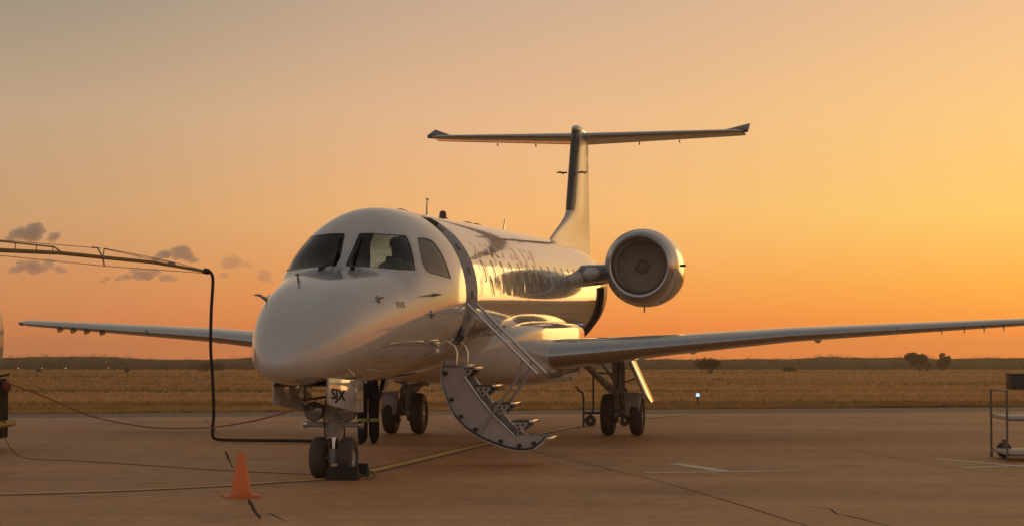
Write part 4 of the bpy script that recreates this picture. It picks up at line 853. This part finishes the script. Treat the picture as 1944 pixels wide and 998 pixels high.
# ------------------------------------------------------------------ service truck with boom, hose, cables
TR = empty('service_truck', (-9.36, 29.6, 0), 0, 'white service truck with a boom cut off by the left picture edge', 'truck')
def build_truck():
    TW = mat('truck_white', (.42, .40, .37), .4, coat=.5, vary=.15, scale=2); TD = mat('truck_dark', (.06, .05, .042), .95, vary=.3, scale=5, spec=.05)
    mb = MB(); R = []      # tank, axis along x
    for x, k in ((-4.2, .55), (-4.1, .85), (-3.9, 1), (1.14, 1), (1.28, .95), (1.36, .78)):
        R.append([Vector((x, 1.0 * k * sup(math.cos(a), .8), 1.72 + .72 * k * sup(math.sin(a), .8))) for a in [2 * math.pi * j / 32 for j in range(32)]])
    mb.loft(R); mb.build('tank', TW, TR, smooth=50)
    mb = MB(); mb.box((-1.6, 0, .72), (6.1, .8, .22)); mb.build('chassis', TD, TR, bevel=.02)
    mb = MB(); mb.box((1.25, .0, .60), (.20, 2.3, .86)); mb.build('rear_panel', TD, TR, bevel=.02)
    mb = MB(); mb.tube([(1.42, -1.15, .40), (1.42, 1.15, .40)], .055, 12); mb.build('rear_bumper', mat('bumper_yellow', (.50, .30, .04), .5, vary=.3, scale=9), TR)
    for y in (-.5, .5): MB().bar((1.1, y, .55), (1.46, y, .40), .08, .08).build('bumper_bracket', TD, TR)
    for y in (-.88, .88):
        MB().lathe([(0, .0), (0, .085), (.05, .085), (.07, .06), (.075, 0)], (1.37, y - .02, .985), (.8, -.6, 0), 20).build('tail_light', mat('tail_lens', (.28, .03, .02), .3, coat=.5), TR)
        MB().box((1.30, y, .985), (.12, .26, .24)).build('light_box', TD, TR, bevel=.02)
    mb = MB(); mb.tube([(1.2, -.72, 2.05), (1.36, -.78, 2.05), (1.36, -.80, 2.16)], .05, 10); mb.lathe([(-.05, .0), (-.05, .085), (.05, .085), (.05, 0)], (1.38, -.82, 1.92), (1, -.4, 0), 14); mb.tube([(1.36, -.8, 2.2), (1.36, -.8, 2.3)], [.035, .02], 8); mb.build('hose_coupling', BLACK, TR)
    mb = MB(); mb.tube([(1.26, -.60, 1.12), (1.50, -.68, 1.12), (1.62, -.7, 1.10)], .03, 8); mb.bar((1.58, -.72, 1.14), (1.86, -.78, 1.19), .03, .03); mb.tube([(1.60, -.7, 1.08), (1.74, -.73, 1.08)], .035, 8); mb.build('outlet_nozzle', BLACK, TR)
    mb = MB(); mb.box((1.22, -.2, 1.28), (.08, 1.7, .36)); mb.build('rear_frame', GREYP, TR, bevel=.02)
    mb = MB(); mb.box((-5.6, 0, 1.55), (1.7, 2.1, 1.7)); cb = mb.build('cab', TW, TR, bevel=.15)
    for y in (-1.055, 1.055): MB().box((-5.7, y, 1.95), (.9, .02, .6)).build('cab_window', BLACK, TR, bevel=.005)
    for x in (-5.4, -.6, .35):
        for y in (-.95, .95):
            MB().lathe([(-.13, .24), (-.14, .40), (-.10, .47), (.10, .47), (.14, .40), (.13, .24), (.05, .2), (.05, 0), (-.05, 0), (-.05, .2), (-.13, .24)], (x, y, .47), (0, 1, 0), 28).build('wheel', RUBBER, TR)
    # boom (world: 32.8 m deep)
    o = Vector((-9.36, 29.6, 0)); w = lambda x, z, y=32.8: Vector((x, y, z)) - o
    BM = mat('boom_yellow', (.34, .22, .07), .5, vary=.3, scale=5)
    base = [(-2.9, 0, 2.2), (-2.9, .4, 3.0), w(-11.2, 3.34, 31.6), w(-10.0, 3.31, 32.4)]
    mb = MB(); mb.tube([w(-11.5, 3.34, 31.2), w(-10.0, 3.31, 32.3), w(-8.72, 3.247), w(-7.7, 3.20), w(-6.97, 3.125), w(-6.1, 3.04), w(-5.65, 2.965), w(-5.22, 2.885)], [.055, .05, .038, .035, .033, .030, .027, .024], 12); bm_ = mb.build('boom', BM, TR, smooth=50)
    MB().tube([(-2.6, 0, 2.3), (-2.6, .3, 3.0), w(-11.5, 3.34, 31.2)], .10, 14).build('boom_mast', BM, TR)
    MB().tube([w(-9.9, 3.45, 32.3), w(-8.72, 3.40), w(-7.80, 3.305), w(-7.66, 3.205)], .014, 8).build('boom_rail', BM, bm_)
    for x, z0, z1 in ((-8.46, 3.24, 3.375), (-8.1, 3.22, 3.34), (-7.82, 3.205, 3.31)): MB().tube([w(x, z0), w(x, z1)], .010, 6).build('rail_post', BM, bm_)
    MB().tube([w(-7.16, 3.295), w(-7.06, 3.29), w(-6.97, 3.13), w(-6.94, 2.98)], .014, 8).build('stay_post', STEEL, bm_)
    MB().tube([w(-6.965, 3.13), w(-6.945, 3.285)], .012, 6).build('stay_post', STEEL, bm_)
    for pts in ([w(-9.9, 3.50, 32.3), w(-8.72, 3.42), w(-7.0, 3.28)], [w(-6.95, 3.28), w(-6.2, 3.14), w(-5.7, 3.03), w(-5.25, 2.91)], [w(-6.95, 3.27), w(-6.2, 3.11), w(-5.75, 3.03)], [w(-9.9, 3.22, 32.3), w(-8.72, 3.157), w(-6.94, 2.98), w(-5.25, 2.86)]): MB().tube(pts, .006, 5).build('stay_wire', STEEL, bm_)
    MB().lathe([(-.05, 0), (-.05, .05), (.05, .05), (.05, 0)], w(-5.2, 2.89), (1, 0, -.15), 14).build('boom_end', BLACK, bm_)
    MB().lathe([(0, 0), (0, .03), (.12, .02)], w(-5.85, 3.03), (1, 0, -.2), 10).build('boom_clamp', STEEL, bm_)
build_truck()
HM = mat('hose_rubber', (.028, .024, .02), .7, vary=.3, scale=20)
hp = smooth_path([(-5.22, 32.8, 2.90), (-5.13, 32.8, 2.87), (-5.09, 32.8, 2.72), (-5.115, 32.8, 2.2), (-5.12, 32.8, 1.6), (-5.085, 32.8, 1.1), (-5.06, 32.8, .5), (-5.08, 32.8, .16), (-5.03, 32.8, .055), (-4.8, 32.75, .036), (-4.2, 32.6, .036), (-3.6, 32.5, .036), (-3.15, 32.4, .036), (-2.98, 32.38, .12), (-2.93, 32.38, .5), (-2.93, 32.4, 1.1), (-2.93, 32.5, 1.42)], 6)
tag(MB().tube(hp, .027, 12).build('ground_hose', HM, smooth=60), 'black hose hanging from the boom tip and lying along the apron', 'hose')
RM = mat('red_cable', (.28, .06, .03), .6)
cp = smooth_path([(-7.66, 28.9, 1.10), (-6.9, 28.6, .86), (-6.1, 28.0, .60), (-5.2, 27.3, .475), (-4.5, 26.7, .475), (-3.9, 26.0, .53), (-3.2, 25.2, .67), (-2.6, 24.3, .86), (-2.35, 23.95, .98)], 6)
tag(MB().tube(cp, .009, 6).build('bonding_cable', RM, smooth=60), 'thin red cable sagging from the truck to the nose gear', 'cable')
cp = smooth_path([(-7.75, 29.3, .62), (-7.66, 29.2, .25), (-7.4, 28.82, .02), (-6.84, 27.57, .008), (-6.05, 27.04, .008), (-4.72, 25.82, .008), (-3.74, 24.91, .008), (-3.0, 24.38, .008), (-2.5, 24.1, .008)], 6)
tag(MB().tube(cp, .006, 6).build('ground_cable', mat('dark_red_cable', (.24, .10, .06), .7), smooth=60), 'thin dark cable lying on the apron from the truck to the nose wheels', 'cable')

# ------------------------------------------------------------------ tubular equipment trolley at the right edge
def trolley():
    x0, y0 = 6.90, 26.95; r = empty('equipment_trolley', (x0, y0, 0), rad(-4), 'tubular steel trolley with pale shelves at the right picture edge', 'trolley')
    T = mat('trolley_tube', (.20, .18, .16), .4, metal=.5, vary=.3, scale=8); SH = mat('shelf_alloy', (.60, .56, .50), .45, metal=.2, vary=.2, scale=6); L_, D = 1.7, 1.25
    for x in (0, L_):
        for y in (0, D): MB().tube([(x, y, .0 if y == 0 else .06), (x, y, .985)], .016, 10).build('post', T, r)
    for x in (0, L_): MB().tube([(x, 0, .985), (x, D, .985)], .016, 10).build('end_rail', T, r)
    for z in (.12, .61):
        MB().box((L_ / 2, D / 2, z), (L_ - .03, D - .03, .03)).build('shelf', SH, r, bevel=.006)
        for x in (0, L_): MB().tube([(x, 0, z - .02), (x, D, z - .02)], .013, 8).build('shelf_rail', T, r)
        MB().tube([(0, 0, z - .03), (L_, 0, z - .03)], .013, 8).build('shelf_rail', T, r)
    for x in (.16, L_ - .16):
        for y in (D - .1,): MB().lathe([(-.03, .03), (-.035, .09), (-.02, .11), (.02, .11), (.035, .09), (.03, .03)], (x, y, .11), (0, 1, 0), 20).build('wheel', RUBBER, r); MB().box((x, y, .2), (.05, .09, .12)).build('caster_fork', T, r)
    for y in (0.0,): MB().tube([(0, D, .06), (0, D, .0)], .02, 8).build('foot', T, r)
trolley()
def case():
    r = empty('equipment_case', (7.20, 28.0, .99), rad(-4), 'dark flat-sided box resting high on the trolley at the right edge', 'case')
    M1 = mat('case_dark', (.052, .048, .045), .55, vary=.3, scale=6)
    MB().box((.78, -.0, .10), (1.56, .46, .21)).build('case_body', M1, r, bevel=.012); MB().box((.78, 0, .215), (1.58, .48, .02)).build('case_lid', M1, r, bevel=.005)
    MB().bar((.45, -.236, .11), (.75, -.236, .11), .012, .02).build('case_handle', STEEL, r)
case()
# ------------------------------------------------------------------ wheeled stand behind the right main wheels
def stand():
    r = empty('wheeled_stand', (1.47, 39.7, 0), 0, 'dark wheeled stand with hooked pole behind the right main wheels', 'stand')
    T = mat('stand_dark', (.05, .045, .04), .5)
    MB().tube([(0, 0, 0), (0, 0, .62), (-.02, 0, .68), (-.10, 0, .73), (-.13, 0, .76)], .022, 10).build('pole', T, r); MB().box((-.13, 0, .79), (.07, .04, .03)).build('hook', T, r); MB().bar((-.17, 0, .80), (-.15, 0, .83), .02, .02).build('hook', T, r)
    MB().tube([(0, 0, .27), (.9, .1, .27)], .028, 10).build('crossbar', T, r); MB().tube([(.20, 0, .27), (.20, 0, 1.15)], .022, 10).build('mast', T, r)
    MB().lathe([(-.04, .03), (-.045, .085), (-.03, .115), (.03, .115), (.045, .085), (.04, .03)], (.14, -.02, .115), (.3, 1, 0), 20).build('wheel', RUBBER, r); MB().box((.14, -.02, .2), (.05, .11, .13)).build('fork', T, r)
    MB().lathe([(-.04, .03), (-.045, .085), (-.03, .115), (.03, .115), (.045, .085), (.04, .03)], (.85, .1, .115), (.3, 1, 0), 20).build('wheel', RUBBER, r); MB().box((.85, .1, .2), (.05, .11, .13)).build('fork', T, r)
stand()
# ------------------------------------------------------------------ lights
def edge_light(x, y):
    z = float(tz(x, y)) - .03; r = empty('taxiway_edge_light', (x, y, z), 0, 'small blue taxiway edge light glowing at the apron border', 'edge light')
    MB().lathe([(0, .09), (.03, .09), (.04, .03), (.24, .03), (.25, .05), (.29, .05)], (0, 0, 0), (0, 0, 1), 14).build('stem', mat('light_stem', (.20, .16, .06), .6), r)
    MB().lathe([(.29, .048), (.33, .05), (.37, .035), (.385, 0)], (0, 0, 0), (0, 0, 1), 14).build('lens', mat('blue_lens', (.1, .2, .8), .2, emit=(.22, .36, 1), estr=3.5), r)
edge_light(5.25, 54.6)
for i, (px, lab) in enumerate(((36, 'leftmost tiny white field light beyond the grass near the truck'), (81, 'tiny white field light beyond the grass, second from the truck'), (126, 'tiny white field light beyond the grass, third from the truck'), (207, 'tiny white field light beyond the grass farthest from the truck'))):
    Y = 400; x = wx(px, Y); z = float(tz(x, Y)); r = empty('field_light', (x, Y, z - .03), 0, lab, 'field light', 'distant field lights')
    MB().tube([(0, 0, 0), (0, 0, .45)], .03, 8).build('stem', STEEL, r); MB().lathe([(.45, .05), (.52, .06), (.57, .04), (.58, 0)], (0, 0, 0), (0, 0, 1), 12).build('lens', mat('white_lens', (.8, .8, .7), .3, emit=(1, .85, .55), estr=2), r)

# ------------------------------------------------------------------ people
def skin_body(name, joints, edges, m_list, parent, pick, sub=2):
    me = bpy.data.meshes.new(name); names = list(joints); me.from_pydata([joints[k][0] for k in names], [(names.index(a), names.index(b)) for a, b in edges], [])
    o = bpy.data.objects.new(name, me); COL.objects.link(o); md = o.modifiers.new('k', 'SKIN'); md.use_smooth_shade = True; sb = o.modifiers.new('s', 'SUBSURF'); sb.levels = sub; sb.render_levels = sub
    sv = me.skin_vertices[0].data
    for i, k in enumerate(names): sv[i].radius = joints[k][1] if isinstance(joints[k][1], tuple) else (joints[k][1],) * 2
    sv[0].use_root = True
    dg = bpy.context.evaluated_depsgraph_get(); m2 = bpy.data.meshes.new_from_object(o.evaluated_get(dg)); bpy.data.objects.remove(o); m2.name = name
    m2.materials.clear()
    for m in m_list: m2.materials.append(m)
    for p in m2.polygons: p.material_index = pick(p.center); p.use_smooth = True
    ob = bpy.data.objects.new(name, m2); COL.objects.link(ob); ob.parent = parent; return ob
CLOTH = mat('navy_workwear', (.016, .016, .02), .9, vary=.3, scale=12); SKINM = mat('skin', (.16, .085, .05), .6); SHOE = mat('work_boot', (.02, .018, .016), .6); SHIRT = mat('white_shirt', (.55, .54, .5), .8); HAIR = mat('hair', (.012, .01, .009), .8); HIVIS = mat('reflective_band', (.35, .38, .06), .5)
def fingers(edges, J, hand, tip, sd, tag_):
    pass
def person_standing(x, y, rz):
    r = empty('person', (x, y, 0), rz, 'person in dark workwear with reflective calf bands standing behind the nose gear', 'person')
    J = {'pelvis': ((0, 0, .95), (.155, .12)), 'waist': ((0, .01, 1.10), (.14, .105)), 'chest': ((0, .01, 1.32), (.17, .12)), 'neckb': ((0, .01, 1.48), (.08, .075)), 'neck': ((0, 0, 1.54), (.055, .055)), 'head': ((0, -.02, 1.64), (.078, .095)), 'crown': ((0, -.01, 1.74), (.06, .075))}
    E_ = [('pelvis', 'waist'), ('waist', 'chest'), ('chest', 'neckb'), ('neckb', 'neck'), ('neck', 'head'), ('head', 'crown')]
    for n, sd in (('l', 1), ('r', -1)):
        J.update({'hip' + n: ((.10 * sd, 0, .88), (.10, .105)), 'knee' + n: ((.098 * sd, -.02, .49), (.092, .095)), 'calf' + n: ((.098 * sd, .01, .30), (.092, .095)), 'ank' + n: ((.10 * sd, .02, .10), (.082, .088)), 'heel' + n: ((.10 * sd, .015, .05), (.05, .05)), 'toe' + n: ((.12 * sd, -.17, .04), (.045, .035)),
                  'sh' + n: ((.19 * sd, .01, 1.42), .07), 'elb' + n: ((.26 * sd, .03, 1.14), .05), 'wri' + n: ((.25 * sd, -.08, .90), .034), 'palm' + n: ((.245 * sd, -.11, .82), (.035, .022))})
        E_ += [('pelvis', 'hip' + n), ('hip' + n, 'knee' + n), ('knee' + n, 'calf' + n), ('calf' + n, 'ank' + n), ('ank' + n, 'heel' + n), ('heel' + n, 'toe' + n), ('chest', 'sh' + n), ('sh' + n, 'elb' + n), ('elb' + n, 'wri' + n), ('wri' + n, 'palm' + n)]
        for k in range(4):
            b = ((.245 + .008) * sd, -.085 - .018 * k, .795); J['f%d%s' % (k, n)] = (b, .009); J['g%d%s' % (k, n)] = ((b[0] - .005 * sd, b[1] - .006, .755 - .006 * (k in (1, 2))), .008); J['h%d%s' % (k, n)] = ((b[0] - .022 * sd, b[1] - .004, .722 - .006 * (k in (1, 2))), .007)
            E_ += [('palm' + n, 'f%d%s' % (k, n)), ('f%d%s' % (k, n), 'g%d%s' % (k, n)), ('g%d%s' % (k, n), 'h%d%s' % (k, n))]
        J['th' + n] = ((.222 * sd, -.15, .83), .010); J['ti' + n] = ((.215 * sd, -.165, .79), .008); E_ += [('palm' + n, 'th' + n), ('th' + n, 'ti' + n)]
    def pick(c):
        if c.z > 1.50 or (abs(c.x) > .18 and c.z < .89 and c.z > .6): return 1
        return 2 if c.z < .10 else 0
    skin_body('body', J, E_, [CLOTH, SKINM, SHOE], r, pick)
    for sd in (1, -1):
        MB().lathe([(-.028, .092), (-.026, .099), (.026, .099), (.028, .092)], (.098 * sd, -.005, .40), (0, 0, 1), 24).build('reflective_band', HIVIS, r)
    MB().lathe([(-.02, .10), (.03, .105), (.09, .09), (.12, .05), (.13, 0)], (0, -.005, 1.68), (0, 0, 1), 20).build('hair', HAIR, r)
person_standing(-2.38, 32.0, rad(200))
def pilot(s, p, lab):
    w = AC.matrix_basis @ P(s, p, 2.10); r = empty('person', w, AC.rotation_euler.z + rad(90), lab, 'person')      # local -y faces the nose
    J = {'pelvis': ((0, .02, .08), (.16, .12)), 'waist': ((0, .06, .24), (.14, .11)), 'chest': ((0, .08, .46), (.17, .12)), 'neckb': ((0, .06, .61), (.075, .07)), 'neck': ((0, .04, .66), (.052, .052)), 'head': ((0, .02, .76), (.075, .09)), 'crown': ((0, .03, .85), (.058, .072))}
    E_ = [('pelvis', 'waist'), ('waist', 'chest'), ('chest', 'neckb'), ('neckb', 'neck'), ('neck', 'head'), ('head', 'crown')]
    for n, sd in (('l', 1), ('r', -1)):
        J.update({'hip' + n: ((.09 * sd, -.05, .09), .095), 'knee' + n: ((.11 * sd, -.42, .13), .07), 'ank' + n: ((.11 * sd, -.52, -.26), .05), 'toe' + n: ((.11 * sd, -.68, -.30), .04), 'sh' + n: ((.19 * sd, .07, .55), .065), 'elb' + n: ((.24 * sd, -.10, .34), .048), 'wri' + n: ((.16 * sd, -.33, .32), .033), 'palm' + n: ((.15 * sd, -.41, .31), (.035, .022))})
        E_ += [('pelvis', 'hip' + n), ('hip' + n, 'knee' + n), ('knee' + n, 'ank' + n), ('ank' + n, 'toe' + n), ('chest', 'sh' + n), ('sh' + n, 'elb' + n), ('elb' + n, 'wri' + n), ('wri' + n, 'palm' + n)]
    skin_body('body', J, E_, [SHIRT, SKINM, CLOTH], r, lambda c: 1 if c.z > .64 or c.y < -.36 and c.z > .2 else (2 if c.z < .16 else 0))
    MB().lathe([(-.02, .088), (.03, .094), (.08, .08), (.11, .04), (.115, 0)], (0, .035, .80), (0, 0, 1), 20).build('hair', HAIR, r)
pilot(1.52, .40, 'person in a pale shirt seated behind the right windshield pane')

# ------------------------------------------------------------------ clouds: small drifting volumes 3 km away
from mathutils import noise as mnoise
def cloud(px, py, wpx, hpx, lab, seed, dens=1.0, n=14, fill=1.0):
    D = 3200.; q = D / 3661.1; el = (665 - py) * q; x = (px - 972) * q; rnd = random.Random(seed * 17 + 3); W, H = wpx * q * 1.12, hpx * q * 1.2
    bm = bmesh.new()
    for k in range(n):      # puffs over a flattish base
        u = rnd.uniform(-1, 1) if n > 3 else rnd.uniform(-.4, .4); env = max(.15, 1 - abs(u) ** 1.8); r = H * rnd.uniform(.20, .36) * (.45 + .55 * env) * fill
        c = Vector((u * (W * .5 - r), rnd.uniform(-.3, .3) * W * .4, -H * .5 + r * .75 + rnd.random() * max(0, (H - 1.7 * r)) * env))
        g = bmesh.ops.create_icosphere(bm, subdivisions=2, radius=1.0)
        for v in g['verts']: v.co = Vector((v.co.x * r * 1.45, v.co.y * r * 1.5, v.co.z * r * .85)) + c
    me = bpy.data.meshes.new('cloud'); bm.to_mesh(me); bm.free()
    o = bpy.data.objects.new('cloud', me); COL.objects.link(o); md = o.modifiers.new('r', 'REMESH'); md.mode = 'VOXEL'; md.voxel_size = max(.9, H * .028)
    dg = bpy.context.evaluated_depsgraph_get(); m2 = bpy.data.meshes.new_from_object(o.evaluated_get(dg)); bpy.data.objects.remove(o); m2.name = 'cloud'
    nr = [v.normal.copy() for v in m2.vertices]; off = Vector((seed * 91.3, 0, seed * 17.7))
    for v, nn in zip(m2.vertices, nr):
        t = mnoise.fractal((v.co + off) / (H * .16), .75, 2.1, 5); v.co += nn * t * H * .075 + Vector((mnoise.noise((v.co + off) / (H * .5)) * H * .08, 0, 0))
    m = bpy.data.materials.new('cloud_vapour'); m.use_nodes = True; N = m.node_tree.nodes; L = m.node_tree.links; N.clear(); out = N.new('ShaderNodeOutputMaterial'); pv = N.new('ShaderNodeVolumePrincipled'); L.new(pv.outputs[0], out.inputs['Volume'])
    pv.inputs['Color'].default_value = (.82, .90, .92, 1); pv.inputs['Anisotropy'].default_value = .1; pv.inputs['Density'].default_value = .06 * dens
    o = link('cloud', m2, m); o.location = (x, D, 1.544 + el); tag(o, lab, 'cloud', 'small grey clouds low on the left')
for i, a in enumerate(((62, 440, 106, 34, 'wide grey cloud high at the left edge above the boom', 1.0, 16), (331, 478, 80, 34, 'compact grey cloud just above the outer end of the boom', 1.0, 14), (70, 503, 108, 30, 'long grey cloud below the boom near the left edge', .7, 16), (278, 520, 112, 27, 'long grey cloud below the outer end of the boom', .7, 18), (203, 529, 27, 14, 'tiny grey cloud below the middle of the boom', .9, 6), (441, 497, 66, 26, 'broken wispy cloud between the hose and the cockpit', .35, 12), (502, 524, 26, 26, 'faint wisp of cloud beside the cockpit', .35, 6), (262, 486, 42, 16, 'small flat cloud crossed by the boom', .4, 8), (425, 520, 22, 16, 'tiny cloud scrap low between the hose and the cockpit', .5, 5))):
    cloud(*a[:5], i + 1, a[5], a[6])

# ------------------------------------------------------------------ dusty air
def haze():
    mb = MB().box((0, 395, -1.5), (3000, 2050, 21)); m = bpy.data.materials.new('dusty_air'); m.use_nodes = True; N = m.node_tree.nodes; L = m.node_tree.links; N.clear()
    out = N.new('ShaderNodeOutputMaterial'); pv = N.new('ShaderNodeVolumePrincipled'); L.new(pv.outputs[0], out.inputs['Volume'])
    pv.inputs['Color'].default_value = (.98, .86, .68, 1); pv.inputs['Density'].default_value = .00042; pv.inputs['Anisotropy'].default_value = .72
    tag(mb.build('haze', m, smooth=0), kind='stuff')
haze()
